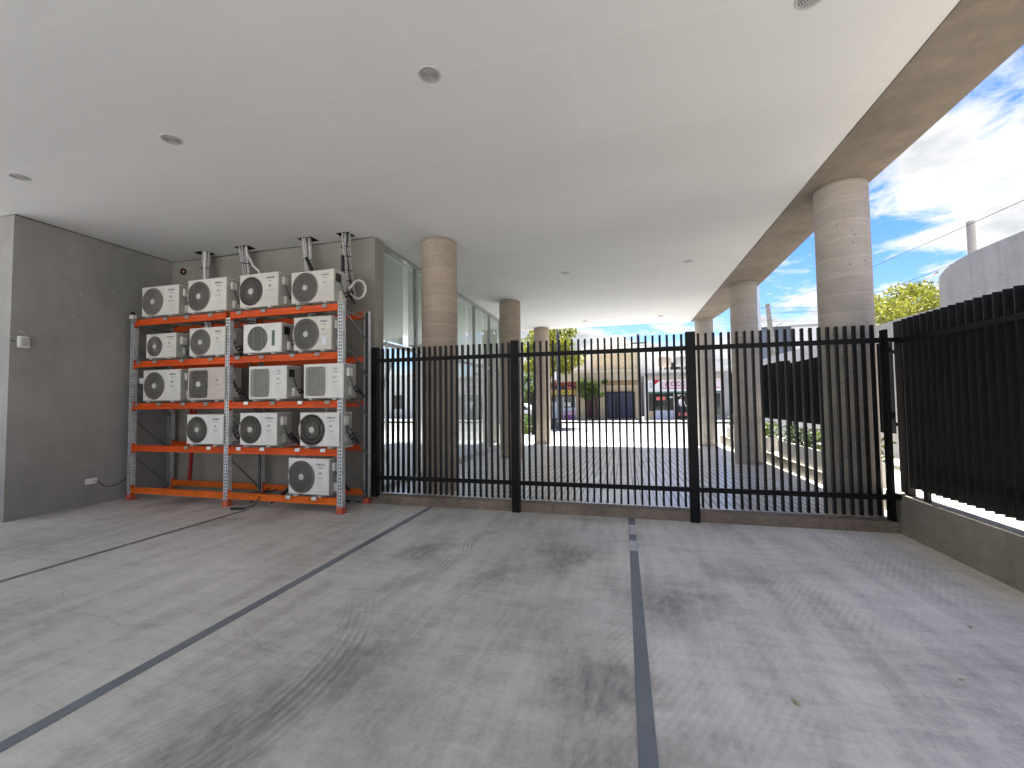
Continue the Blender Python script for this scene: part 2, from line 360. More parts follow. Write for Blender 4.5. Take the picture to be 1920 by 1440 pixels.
br.inputs['Color1'].default_value = (0.52, 0.47, 0.39, 1); br.inputs['Color2'].default_value = (0.60, 0.55, 0.47, 1); br.inputs['Mortar'].default_value = (0.2, 0.17, 0.13, 1)
s.base(s.mix(0.25, br.outputs['Color'], s.ramp(s.noise(s.coord(), 2, 5, .6), [(0.3, (0.32, 0.29, 0.24)), (0.7, (0.6, 0.56, 0.48))])))
MT['drive'] = s.m

# glass: see-through with clear reflections
s = NT('glass'); t = s.t
gl = s.n('ShaderNodeBsdfGlossy'); gl.inputs['Roughness'].default_value = 0.005; gl.inputs['Color'].default_value = (0.92, 0.97, 0.95, 1)
tr = s.n('ShaderNodeBsdfTransparent'); tr.inputs['Color'].default_value = (0.92, 0.97, 0.94, 1)
fr = s.n('ShaderNodeFresnel'); fr.inputs['IOR'].default_value = 2.6
mxs = s.n('ShaderNodeMixShader'); s.l(fr.outputs[0], mxs.inputs[0]); s.l(tr.outputs[0], mxs.inputs[1]); s.l(gl.outputs[0], mxs.inputs[2])
s.l(mxs.outputs[0], t.nodes['Material Output'].inputs['Surface'])
MT['glass'] = s.m
s = NT('shop_glass'); s.p.inputs['Base Color'].default_value = (0.025, 0.03, 0.03, 1); s.p.inputs['Roughness'].default_value = 0.06
MT['shop_glass'] = s.m

s = NT('reflection_sheet'); d_ = s.n('ShaderNodeBsdfDiffuse'); d_.inputs[0].default_value = (0.86, 0.90, 0.85, 1); t_ = s.n('ShaderNodeBsdfTranslucent'); t_.inputs[0].default_value = (0.86, 0.90, 0.85, 1)
mxs = s.n('ShaderNodeMixShader'); mxs.inputs[0].default_value = 0.5; s.l(d_.outputs[0], mxs.inputs[1]); s.l(t_.outputs[0], mxs.inputs[2]); s.l(mxs.outputs[0], s.t.nodes['Material Output'].inputs['Surface'])
MT['reflection_sheet'] = s.m
# foliage
def leaf_mat(name, stops, scale=1.4):
    s = NT(name); s.p.inputs['Roughness'].default_value = 0.55
    f = s.math('ADD', s.math('MULTIPLY', s.noise(s.coord(), scale, 3, 0.6), 0.55), s.math('MULTIPLY', s.noise(s.coord(), scale*9, 2, 0.6), 0.45))
    c = s.ramp(f, stops); s.base(c)
    tl = s.n('ShaderNodeBsdfTranslucent'); s.l(c, tl.inputs['Color'])
    mxs = s.n('ShaderNodeMixShader'); mxs.inputs[0].default_value = 0.35
    s.l(s.p.outputs[0], mxs.inputs[1]); s.l(tl.outputs[0], mxs.inputs[2])
    s.l(mxs.outputs[0], s.t.nodes['Material Output'].inputs['Surface'])
    return s.m
MT['leaf_yellow'] = leaf_mat('leaf_yellow', [(0.32, (0.09, 0.14, 0.02)), (0.5, (0.26, 0.27, 0.03)), (0.68, (0.50, 0.44, 0.06))])
MT['leaf_green'] = leaf_mat('leaf_green', [(0.32, (0.04, 0.085, 0.02)), (0.5, (0.10, 0.16, 0.03)), (0.68, (0.24, 0.28, 0.06))])
MT['leaf_dark'] = leaf_mat('leaf_dark', [(0.32, (0.025, 0.05, 0.018)), (0.68, (0.10, 0.15, 0.05))])
MT['bark'] = mat('bark', (0.10, 0.075, 0.055), 0.9, 0, 0.3, 6, 0.5)

# street-side paints
def cmat(name, c, rough=0.8, var=0.08, sc_=1.5): MT[name] = mat(name, c, rough, 0, var, sc_)
cmat('cream', (0.532, 0.437, 0.294)); cmat('cream_light', (0.627, 0.551, 0.399)); cmat('cream_shade', (0.33, 0.24, 0.14))
cmat('white_wall', (0.684, 0.674, 0.646)); cmat('pale_blue', (0.522, 0.589, 0.665)); cmat('grey_wall', (0.38, 0.38, 0.37)); cmat('tan_wall', (0.50, 0.42, 0.33))
cmat('navy_grey', (0.10, 0.12, 0.155)); cmat('gate_blue', (0.07, 0.08, 0.13)); cmat('gate_frame', (0.02, 0.02, 0.03)); cmat('wine', (0.085, 0.035, 0.035))
cmat('red_sign', (0.30, 0.05, 0.04)); cmat('pale_red', (0.75, 0.20, 0.18)); cmat('yellow_sign', (0.50, 0.37, 0.06)); cmat('sign_white', (0.80, 0.80, 0.80)); cmat('sign_pink', (0.72, 0.58, 0.62))
cmat('sign_letter', (0.22, 0.03, 0.08)); cmat('crimson', (0.45, 0.02, 0.04)); cmat('purple', (0.30, 0.09, 0.33)); cmat('pinkish', (0.65, 0.40, 0.58)); cmat('counter', (0.62, 0.66, 0.80))
cmat('shop_dark', (0.035, 0.035, 0.035)); cmat('tank_tan', (0.45, 0.36, 0.27)); cmat('roof_pale', (0.703, 0.694, 0.665)); cmat('timber_pole', (0.17, 0.14, 0.12)); cmat('kerb_stone', (0.11, 0.105, 0.10)); cmat('utility_white', (0.33, 0.31, 0.26), .8, .45, 5)
cmat('crack_dark', (0.25, 0.245, 0.24)); cmat('dry_leaf', (0.48, 0.47, 0.26)); cmat('stone_slab', (0.68, 0.66, 0.62), 0.7, 0.12, 2.5); cmat('soil', (0.07, 0.05, 0.035)); cmat('teal_trim', (0.08, 0.20, 0.17)); cmat('skin', (0.42, 0.25, 0.17)); cmat('hair', (0.02, 0.016, 0.014)); cmat('shirt_white', (0.75, 0.75, 0.78)); cmat('trousers_dark', (0.03, 0.03, 0.045)); cmat('car_white', (0.75, 0.75, 0.76), 0.25, 0.02); cmat('car_glass', (0.02, 0.025, 0.03), 0.08, 0); cmat('tyre', (0.02, 0.02, 0.02)); cmat('lamp_red', (0.4, 0.01, 0.01), 0.3, 0)
s = NT('siding'); s.p.inputs['Roughness'].default_value = 0.8
br = s.n('ShaderNodeTexBrick'); s.l(s.coord(rot=(R(90), 0, 0)), br.inputs['Vector']); br.inputs['Scale'].default_value = 1.0
br.inputs['Brick Width'].default_value = 0.5; br.inputs['Row Height'].default_value = 0.17; br.inputs['Mortar Size'].default_value = 0.012
br.inputs['Color1'].default_value = (0.56, 0.47, 0.33, 1); br.inputs['Color2'].default_value = (0.62, 0.53, 0.38, 1); br.inputs['Mortar'].default_value = (0.36, 0.28, 0.2, 1)
s.base(br.outputs['Color']); MT['siding'] = s.m

# ------------------------------------------------------------------ mesh builder
class MB:
    def __init__(s): s.v = []; s.f = []; s.mi = []; s.cur = 0
    def add(s, vs, fs, mat_i=None):
        o = len(s.v); s.v += [tuple(p) for p in vs]
        for f in fs: s.f.append(tuple(o+i for i in f)); s.mi.append(s.cur if mat_i is None else mat_i)
        return s
    def box(s, x0, x1, y0, y1, z0, z1, skip=''):
        vs = [(x0,y0,z0),(x1,y0,z0),(x1,y1,z0),(x0,y1,z0),(x0,y0,z1),(x1,y0,z1),(x1,y1,z1),(x0,y1,z1)]
        fs = {'b':(3,2,1,0),'t':(4,5,6,7),'f':(0,1,5,4),'k':(2,3,7,6),'l':(3,0,4,7),'r':(1,2,6,5)}
        return s.add(vs, [f for k, f in fs.items() if k not in skip])
    def bbox(s, x0, x1, y0, y1, z0, z1, b=0.01):
        # chamfered box
        b = min(b, (x1-x0)/2.01, (y1-y0)/2.01, (z1-z0)/2.01)
        import bmesh
        bm = bmesh.new(); bmesh.ops.create_cube(bm, size=1)
        for v in bm.verts: v.co = Vector(((x0+x1)/2+v.co.x*(x1-x0), (y0+y1)/2+v.co.y*(y1-y0), (z0+z1)/2+v.co.z*(z1-z0)))
        bmesh.ops.bevel(bm, geom=list(bm.edges), offset=b, segments=2, affect='EDGES', profile=0.6)
        bm.verts.ensure_lookup_table()
        s.add([v.co[:] for v in bm.verts], [tuple(v.index for v in f.verts) for f in bm.faces]); bm.free(); return s
    def bar(s, a, b, w, h=None, up=(0, 0, 1)):
        h = h or w; a = Vector(a); b = Vector(b); d = (b-a).normalized(); u = Vector(up)
        if abs(d.dot(u)) > 0.98: u = Vector((0, 1, 0))
        r = d.cross(u).normalized()*w/2; t = r.cross(d).normalized()*h/2
        vs = [a-r-t, a+r-t, a+r+t, a-r+t, b-r-t, b+r-t, b+r+t, b-r+t]
        return s.add(vs, [(0,1,2,3),(7,6,5,4),(0,4,5,1),(1,5,6,2),(2,6,7,3),(3,7,4,0)])
    def tube(s, pts, r, n=8, closed=False, cap=True):
        pts = [Vector(p) for p in pts]; m = len(pts); rs = r if isinstance(r, (list, tuple)) else [r]*m
        rings = []; prev = None
        for i in range(m):
            if closed: d = pts[(i+1) % m]-pts[i-1]
            else: d = pts[min(i+1, m-1)]-pts[max(i-1, 0)]
            d.normalize()
            if prev is None:
                u = Vector((0, 0, 1)) if abs(d.z) < 0.9 else Vector((1, 0, 0)); a = d.cross(u).normalized()
            else: a = (prev - d*prev.dot(d)).normalized()
            prev = a; b = d.cross(a)
            rings.append([pts[i]+a*rs[i]*math.cos(2*PI*k/n)+b*rs[i]*math.sin(2*PI*k/n) for k in range(n)])
        vs = [v for g in rings for v in g]; fs = []
        for i in range(m if closed else m-1):
            for k in range(n):
                j = (i+1) % m; fs.append((i*n+k, i*n+(k+1) % n, j*n+(k+1) % n, j*n+k))
        if cap and not closed: fs += [tuple(range(n-1, -1, -1)), tuple((m-1)*n+k for k in range(n))]
        return s.add(vs, fs)
    def lathe(s, prof, n=24, c=(0, 0, 0), axis='z'):
        vs = []
        for r, z in prof:
            for k in range(n):
                x, y = r*math.cos(2*PI*k/n), r*math.sin(2*PI*k/n)
                p = (x, y, z) if axis == 'z' else (x, z, y)
                vs.append((c[0]+p[0], c[1]+p[1], c[2]+p[2]))
        m = len(prof); fs = [(i*n+k, i*n+(k+1) % n, (i+1)*n+(k+1) % n, (i+1)*n+k) for i in range(m-1) for k in range(n)]
        if prof[0][0] > 0: fs.append(tuple(range(n-1, -1, -1)))
        if prof[-1][0] > 0: fs.append(tuple((m-1)*n+k for k in range(n)))
        return s.add(vs, fs)
    def prism(s, poly, lo, hi, plane='xy'):
        def P(a, b, c): return (a, b, c) if plane == 'xy' else ((c, a, b) if plane == 'yz' else (a, c, b))
        n = len(poly); vs = [P(a, b, lo) for a, b in poly]+[P(a, b, hi) for a, b in poly]
        fs = [tuple(range(n-1, -1, -1)), tuple(range(n, 2*n))]+[(i, (i+1) % n, n+(i+1) % n, n+i) for i in range(n)]
        return s.add(vs, fs)
    def mesh(s, name, mats, smooth=False):
        me = bpy.data.meshes.new(name); me.from_pydata(s.v, [], s.f); me.update()
        if isinstance(mats, str): mats = [mats]
        for m in mats: me.materials.append(MT[m])
        if len(mats) > 1: me.polygons.foreach_set('material_index', s.mi)
        if smooth:
            me.polygons.foreach_set('use_smooth', [True]*len(me.polygons))
            try: me.set_sharp_from_angle(angle=R(35))
            except Exception: pass
        return me
    def build(s, name, mats, parent=None, smooth=False, loc=(0, 0, 0), fix=True):
        me = s.mesh(name, mats, smooth)
        if fix:
            import bmesh
            bm = bmesh.new(); bm.from_mesh(me); bmesh.ops.recalc_face_normals(bm, faces=list(bm.faces)); bm.to_mesh(me); bm.free()
        return place(me, name, parent, loc)

def place(me, name, parent=None, loc=(0, 0, 0), rz=0):
    o = bpy.data.objects.new(name, me); COL.objects.link(o); o.location = loc; o.rotation_euler = (0, 0, rz)
    if parent: o.parent = parent
    return o
def tag(o, label=None, cat=None, group=None, kind=None):
    if label: o['label'] = label
    if cat: o['category'] = cat
    if group: o['group'] = group
    if kind: o['kind'] = kind
    return o
def thing(name, label, cat, loc=(0, 0, 0), rz=0, group=None):
    o = bpy.data.objects.new(name, None); COL.objects.link(o); o.empty_display_size = 0.1
    o.location = loc; o.rotation_euler = (0, 0, rz); return tag(o, label, cat, group)
def struct(name, mb, m): return tag(mb.build(name, m), kind='structure')

_tx = {}
def text_mb(txt, size, bold=False):
    """flat lettering in the XZ plane, facing -Y; returns verts, faces centred on x=0, baseline z=0"""
    k = (txt, size)
    if k in _tx: return _tx[k]
    c = bpy.data.curves.new('t', 'FONT'); c.body = txt; c.size = size; c.align_x = 'CENTER'; c.resolution_u = 2
    c.extrude = 0.0008; c.offset = size*0.012 if bold else 0
    o = bpy.data.objects.new('t', c); COL.objects.link(o)
    dg = bpy.context.evaluated_depsgraph_get(); me = bpy.data.meshes.new_from_object(o.evaluated_get(dg))
    vs = [(v.co.x, -v.co.z, v.co.y) for v in me.vertices]; fs = [tuple(p.vertices) for p in me.polygons]
    bpy.data.objects.remove(o); bpy.data.curves.remove(c); bpy.data.meshes.remove(me)
    _tx[k] = (vs, fs); return vs, fs
def add_text(mb, txt, size, x, y, z, bold=False, sx=1.0, tilt=0.0, mi=None):
    vs, fs = text_mb(txt, size, bold); ct, st = math.cos(tilt), math.sin(tilt)
    mb.add([(x+(v[0]*sx*ct-v[2]*st), y+v[1], z+(v[0]*sx*st+v[2]*ct)) for v in vs], fs, mi)

# ================================================================== GROUND
H = 4.38
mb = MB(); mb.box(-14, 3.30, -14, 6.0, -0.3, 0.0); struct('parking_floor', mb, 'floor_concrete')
mb = MB(); mb.box(-200, 200, -60, 400, -1.0, -0.31); struct('ground', mb, 'ground')
# patio: slopes down from 0.12 to 0.0 and on to the street
PZ0 = 0.115
mb = MB(); mb.add([(-4.3, 6.20, PZ0), (3.28, 6.20, PZ0), (3.28, 16.6, 0.0), (-4.3, 16.6, 0.0), (-4.3, 6.20, -.3), (3.28, 6.20, -.3), (3.28, 16.6, -.3), (-4.3, 16.6, -.3)],
    [(0,1,2,3),(0,4,5,1),(1,5,6,2),(2,6,7,3),(3,7,4,0)]); struct('patio', mb, 'patio_tiles')
mb = MB(); mb.box(-30, 30, 16.6, 21.5, -0.3, 0.0); struct('pavement', mb, 'pavement')
mb = MB(); mb.box(-60, 60, 21.5, 29.9, -0.3, -0.004); struct('road', mb, 'road')
mb = MB(); mb.box(-60, 60, 29.9, 30.05, -0.3, 0.13); struct('kerb', mb, 'kerb_stone')
mb = MB(); mb.box(-60, 60, 30.05, 60, -0.3, 0.13); struct('pavement', mb, 'pavement')
mb = MB(); mb.box(3.302, 14, -14, 16.6, -0.3, -0.002); struct('driveway', mb, 'drive')
mb = MB(); mb.box(5.7, 6.395, -14, 16.6, -0.002, 0.10); struct('side_path', mb, 'pavement')
# painted bay lines
def line(x0, y0, x1, y1, wd, m, z=0.004):
    mb = MB(); mb.box(-wd/2, wd/2, 0, math.hypot(x1-x0, y1-y0), z-0.002, z)
    o = mb.build('parking_line', m); o.location = (x0, y0, 0); o.rotation_euler = (0, 0, math.atan2(y1-y0, x1-x0)-PI/2); tag(o, kind='structure'); return o
line(-2.86, -3, -2.89, 5.985, 0.085, 'line_paint')
line(0.08, -3, 0.055, 5.985, 0.085, 'line_paint')
line(-5.58, -3, -5.58, 5.25, 0.07, 'line_paint_dark')
mb = MB(); mb.box(0.022, 0.097, 5.28, 5.66, 0.004, 0.008); mb.box(0.020, 0.095, 4.72, 5.04, 0.004, 0.008)
tag(mb.build('line_patch', 'line_white'), kind='structure')
def crack(pts, label):
    q = MB(); w0 = .003
    for i in range(len(pts)-1):
        (x0, y0), (x1, y1) = pts[i], pts[i+1]; dx, dy = x1-x0, y1-y0; L = math.hypot(dx, dy); nx, ny = -dy/L*w0*.5, dx/L*w0*.5
        q.add([(x0-nx, y0-ny, .0015), (x1-nx*.8, y1-ny*.8, .0015), (x1+nx*.8, y1+ny*.8, .0015), (x0+nx, y0+ny, .0015)], [(0, 1, 2, 3)])
    tag(q.build('floor_crack', 'crack_dark', fix=False), kind='structure')
def rough_line(pts, seed, step=.05, amp=.018):
    rs = random.Random(seed); o = []
    for i in range(len(pts)-1):
        (x0, y0), (x1, y1) = pts[i], pts[i+1]; n = max(1, int(math.hypot(x1-x0, y1-y0)/step))
        for k in range(n): f_ = k/n; o.append((x0+(x1-x0)*f_+rs.uniform(-amp, amp), y0+(y1-y0)*f_+rs.uniform(-amp, amp)))
    return o+[pts[-1]]
crack(rough_line([(-4.75, 2.62), (-4.45, 2.40), (-4.15, 2.36), (-3.86, 2.38), (-3.60, 2.30), (-3.44, 2.36), (-3.12, 2.43)], 1), '')
crack(rough_line([(-4.45, 2.40), (-4.50, 2.20), (-4.62, 2.02)], 2), '')
crack(rough_line([(-2.7, 2.5), (-2.3, 2.30), (-2.0, 2.34), (-1.75, 2.28)], 3), '')
# fallen leaf
mb = MB(); mb.add([(0, 0, .004), (.03, .025, .016), (.075, .02, .010), (.11, -.005, .004), (.07, -.028, .013), (.03, -.024, .009)], [(0,1,5), (1,2,4,5), (2,3,4)])
lf = mb.build('fallen_leaf', 'dry_leaf', loc=(0.85, 2.56, 0.0)); lf.rotation_euler = (0, 0, R(120)); lf.scale = (.62, .62, .62); tag(lf, 'small dry yellow leaf lying alone on the concrete floor', 'leaf')
for i, (x, y, a, k, lb) in enumerate([(1.78, 3.0, 30, .4, 'curled pale leaf near the middle of the right hand bay'), (2.26, 3.67, 70, .55, 'greenish leaf close to the low concrete wall')]):
    o = lf.copy(); COL.objects.link(o); o.location = (x, y, 0); o.rotation_euler = (0, 0, R(a)); o.scale = (k, k, k); o['label'] = lb; o['category'] = 'leaf'

# ================================================================== BUILDING
bld = thing('building', 'raised building on round concrete columns with pale ceiling over the parking bays', 'building', (0, 0, 0))
HOLES = [(-7.56, -7.24), (-6.63, -6.30), (-5.28, -4.98), (-4.52, -4.27)]
HY0, HY1 = 5.84, 6.07
CX0, CX1, CY0, CY1 = -13.0, 2.345, -5.0, 16.15
mb = MB()
def ceil_rect(x0, x1, y0, y1): mb.box(x0, x1, y0, y1, H, H+0.012, skip='')
ceil_rect(CX0, CX1, CY0, HY0)
ceil_rect(-8.79, CX1, HY1, CY1)
xs = [CX0]+[v for h in HOLES for v in h]+[CX1]
for i in range(0, len(xs), 2): ceil_rect(xs[i], xs[i+1], HY0, HY1)
mb.build('ceiling', 'ceiling_paint', bld)
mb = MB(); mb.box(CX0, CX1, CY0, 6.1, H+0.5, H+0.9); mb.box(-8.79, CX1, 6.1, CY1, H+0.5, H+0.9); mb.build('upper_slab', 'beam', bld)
for a, b in HOLES:
    mb = MB(); mb.box(a-.01, b+.01, HY0-.01, HY1+.01, H+0.0125, H+0.40, skip='b'); mb.build('ceiling_void', 'hole_dark', bld)
# edge beam with its gently curved outer line
outer = [(-5.0, 3.08), (3.0, 3.10), (6.0, 3.12), (8.0, 3.12), (9.7, 3.18), (11.0, 3.23), (12.2, 3.25), (13.5, 3.20), (15.0, 3.10), (16.15, 2.98)]
poly = [(2.347, -5.0), (2.347, 16.15)]+[(x, y) for y, x in reversed(outer)]
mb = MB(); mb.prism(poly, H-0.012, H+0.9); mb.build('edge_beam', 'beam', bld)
# round columns
def column(x, y, z0, r=0.30, m='column'):
    mb = MB(); mb.lathe([(r, 0), (r, H-z0-0.013)], 48); o = mb.build('column', m, bld, True, (x, y, z0)); return o
for x, y, z0, m in [(-3.07, 6.72, .11, 'column'), (-3.04, 11.3, .058, 'column'), (-3.01, 15.8, .008, 'column'), (2.83, 6.46, .115, 'column_pale'), (2.83, 11.25, .059, 'column_pale'), (2.71, 15.8, .008, 'column_pale')]:
    column(x, y, z0, 0.305 if (y < 8 and x < 0) else 0.294, m)
# walls
G = 0.018
mb = MB(); mb.box(-8.80, -8.40, 3.93, 6.14, 0.0, H-G); mb.box(-13, -8.802, 3.93, 4.2, 0, H-G); mb.build('side_wall', 'plaster', bld)
mb = MB(); mb.box(-8.398, -3.97, 6.14, 6.40, 0.0, H-G); mb.build('back_wall', 'plaster_back', bld)
mb = MB(); mb.box(-8.9, -3.99, 3.96, 6.38, H-G, H-0.002)
mb2 = MB(); mb2.box(-8.78, -8.415, 3.95, 6.38, H-G, H-0.001); mb2.box(-8.41, -4.0, 6.155, 6.38, H-G, H-0.001); mb2.build('shadow_gap', 'hole_dark', bld)
# glazed wall on the left of the patio
gw = bpy.data.objects.new('glazed_wall', None); COL.objects.link(gw); gw.parent = bld
GX = -4.05
mull = [6.42, 7.72, 9.42, 11.15, 12.55, 13.75, 14.95, 16.1]
mb = MB()
mb.box(GX-.06, GX+.03, 6.402, 16.13, H-.07, H-.004)
mb.box(GX-.06, GX+.03, 6.402, 16.13, 0.0, 0.19)
mb.box(GX-.05, GX+.028, 6.46, 16.07, 2.60, 2.66)
for y in mull:
    mb.box(GX-.055, GX+.032, y-.03, y+.03, 0.19, 2.60); mb.box(GX-.055, GX+.032, y-.03, y+.03, 2.66, H-.07)
mb.build('window_frame', 'alu', gw)
for i in range(len(mull)-1):
    a, b = mull[i]+.03, mull[i+1]-.03
    for z0, z1 in ((0.19, 2.60), (2.66, H-.07)):
        q = MB(); q.add([(GX, a, z0), (GX, b, z0), (GX, b, z1), (GX, a, z1)], [(0, 1, 2, 3)]); q.build('pane', 'glass', gw, fix=False)
    q = MB(); q.box(GX-.20, GX-.185, a+.02, b-.16, 2.75, H-.06); q.build('reflection_sheet', 'reflection_sheet', gw)  # added pale sheet, stands in for the ceiling reflected in the glass
mb = MB(); mb.box(-8.38, GX-.3, 6.42, 16.0, 0.02, 0.10); mb.build('room_floor', 'room_floor', bld)
mb = MB(); mb.box(-8.19, GX-.3, 16.0, 16.1, 0.1, H-.1); mb.build('room_wall', 'room_wall', bld)
mb = MB()
for y in (6.5, 8.9, 11.3, 13.7, 16.0): mb.box(-8.42, -8.34, y-.03, y+.03, .10, H-.03)
mb.build('added_rear_frame', 'alu', bld)  # rear side added and left open to let daylight into the room
mb = MB(); mb.box(-12.2, -12.0, 4.3, 18, -.3, 4.6); tag(mb.build('added_bounce_wall', 'white_wall'), 'added white wall bouncing light into the glazed room', 'wall')  # added wall, throws daylight back into the glazed room
mb = MB(); mb.box(-12.0, -8.8, 6.2, 16.6, -.3, 0.02); struct('added_paving', mb, 'pavement')  # bright ground added outside the open side of the room
# interior partition cross braces seen low behind the glass
for y0 in (7.0, 10.4, 13.0):
    q = MB(); q.bar((GX-.9, y0, .2), (GX-.9, y0+1.3, 2.5), .05); q.bar((GX-.96, y0+1.3, .2), (GX-.96, y0, 2.5), .05); q.build('cross_brace', 'white_plastic', bld)

# ceiling downlights
def downlight(x, y, lb):
    t = thing('ceiling_light', lb, 'ceiling light', (x, y, H), 0, 'round recessed lights in the ceiling')
    q = MB(); q.lathe([(0.074, 0.0), (0.074, -0.004), (0.094, -0.006), (0.098, -0.0005), (0.098, 0.0)], 32); q.build('trim_ring', 'lamp_ring', t, True)
    q = MB()
    for r in (0.066, 0.05, 0.034, 0.018): q.lathe([(r, -0.001), (r, -0.006), (r-.007, -0.006), (r-.007, -0.001)], 28)
    q.build('baffle', 'lamp_ring', t, True)
    q = MB(); q.lathe([(0.0731, -0.0005), (0.0731, -0.002), (0.001, -0.002)], 28); q.build('lens', 'lamp_inner', t)
for (x, y), lb in zip([(-1.54, 3.19), (-4.52, 3.26), (-7.0, 3.31), (1.31, 3.27), (-1.19, 9.1), (1.29, 9.05), (-1.28, 14.9), (1.23, 14.8)],
    ['round ceiling light above the middle bay, nearest the camera centre', 'round ceiling light in front of the air conditioner rack', 'round ceiling light by the dark side wall, farthest left',
     'round ceiling light cut by the top edge next to the concrete beam', 'small distant ceiling light left of centre beyond the fence', 'small distant ceiling light near the beam beyond the fence',
     'farthest left ceiling light near the ceiling end', 'farthest right ceiling light near the ceiling end']): downlight(x, y, lb)

# ================================================================== RACK
rack = thing('storage_rack', 'orange and galvanised pallet rack holding air conditioner units against the wall', 'rack', (0, 0, 0))
FY, BY = 5.34, 5.98
LV = [0.17, 0.88, 1.59, 2.31, 3.03]
PX = [-8.20, -6.12, -4.03]
def upright(x, y, hgt, face, front=True):
    q = MB(); wd = 0.085; dp = 0.07; x0 = x-wd/2
    ya, yb = (y, y+0.004)
    yk = y+dp if front else y-dp
    lo, hi = min(y, yk), max(y, yk)
    q.box(x0, x0+.003, lo, hi, 0.02, hgt); q.box(x0+wd-.003, x0+wd, lo, hi, 0.02, hgt)
    # perforated face: three strips and bridges
    f0, f1 = (y-.002, y+.0) if front else (y, y+.002)
    for a, b in ((0, .014), (.036, .049), (.071, .085)): q.box(x0+a, x0+b, f0, f1, 0.02, hgt)
    n = int((hgt-.02)/.05)
    for k in range(n+1):
        z = .02+k*.05
        for a, b in ((.014, .036), (.049, .071)): q.box(x0+a, x0+b, f0, f1, z, min(z+.022, hgt))
    q.build('upright', 'galv', rack)
    q = MB(); ym = y+.02 if front else y-.02; q.box(x0+.004, x0+wd-.004, min(ym, ym+.003), max(ym, ym+.003), 0.1, hgt-.01); q.build('shade_plate', 'galv_shade', rack)  # dark plate stands in for the shade inside the channel
    p = MB(); p.bbox(x-.065, x+.065, lo-.03, hi+.03, 0.0, 0.012, .004); p.bbox(x-.05, x+.05, lo-.012, hi+.012, 0.012, 0.09, .006); p.build('foot', 'foot_pink', rack)
for x, hz in zip(PX, (3.09, 3.0, 3.13)):
    upright(x, FY, hz, 1, True); upright(x, BY+.07, hz-.04, 1, False)
    # side frame braces between front and rear upright
    zs = [0.12, 0.75, 1.38, 2.0, 2.6, 2.98]
    for i in range(len(zs)-1):
        q = MB(); a, b = (FY+.06, BY+.01) if i % 2 == 0 else (BY+.01, FY+.06)
        if i % 2 == 0: q.bar((x+.01, FY+.06, zs[i+1]), (x+.01, BY+.01, zs[i]+.02), .03, .022)
        else: q.bar((x+.01, BY+.01, zs[i]+.04), (x+.01, FY+.06, zs[i+1]-.02), .03, .022)
        q.build('brace', 'galv_mid', rack)
    for z in (0.10, 1.72, 2.98):
        q = MB(); q.bar((x-.015, FY+.06, z), (x-.015, BY+.01, z), .03, .022); q.build('brace', 'galv_mid', rack)
def beam(x0, x1, y, z, back=False):
    q = MB(); hh = 0.05
    # folded beam section: face with a horizontal crease
    s_ = 1 if not back else -1
    pr = [(y, z+hh), (y+s_*.012, z+.008), (y+s_*.012, z-.004), (y, z-.012), (y, z-hh), (y+s_*.042, z-hh), (y+s_*.042, z+hh)]
    q.prism(pr, x0, x1, 'yz')
    q.build('beam', 'orange_low' if z < .3 else 'orange', rack)
    for xx in (x0, x1):
        p = MB(); p.box(xx-.0035, xx+.0035, min(y, y+s_*.05)-.001, max(y, y+s_*.05)+.001, z-hh-.03, z+hh+.03)
        p.build('beam_hook', 'orange', rack)
for z in LV:
    for a, b in ((PX[0]+.047, PX[1]-.047), (PX[1]+.047, PX[2]-.047)):
        beam(a, b, FY-.004, z); beam(a, b, BY+.074, z, True)
XB = {4: [-8.14, -7.44, -6.97, -6.47, -5.89, -5.42, -4.76, -4.30], 3: [-8.03, -7.66, -7.06, -6.45, -5.91, -5.44, -4.87, -4.42], 2: [-8.06, -7.54, -7.02, -6.54, -5.73, -5.22, -4.72, -4.24],
      1: [-6.93, -6.46, -5.86, -5.41, -4.76, -4.31], 0: [-4.92, -4.46]}
WH = {(2, 4), (2, 6), (1, 1), (1, 2), (1, 3), (1, 4), (1, 5)}
for lv, lst in XB.items():
    zt = LV[lv]+.05
    for i, x in enumerate(lst):
        q = MB()
        q.box(x-.035, x+.035, FY-.012, BY+.085, zt+.001, zt+.004)                 # bearer top
        q.box(x-.035, x-.032, FY+.05, BY+.02, zt-.03, zt+.001); q.box(x+.032, x+.035, FY+.05, BY+.02, zt-.03, zt+.001)
        q.box(x-.042, x+.042, FY-.016, FY-.012, zt-.045, zt+.004)                   # flange hooked over the beam
        q.build('crossbar', 'galv_white' if (lv, i) in WH or lv == 0 else 'galv_dull', rack)
for x0, z0, x1, z1 in ((-7.62, 0.25, -7.52, 1.50), (-5.02, .20, -5.02, .84)):
    q = MB(); q.bar((x0, 5.93, z0), (x1, 5.93, z1), .05, .04); q.build('rear_brace', 'red_brace', rack)
q = MB(); q.box(-7.62, -7.57, 5.9, 5.93, .9, 1.58); q.build('rear_brace', 'red_brace', rack)

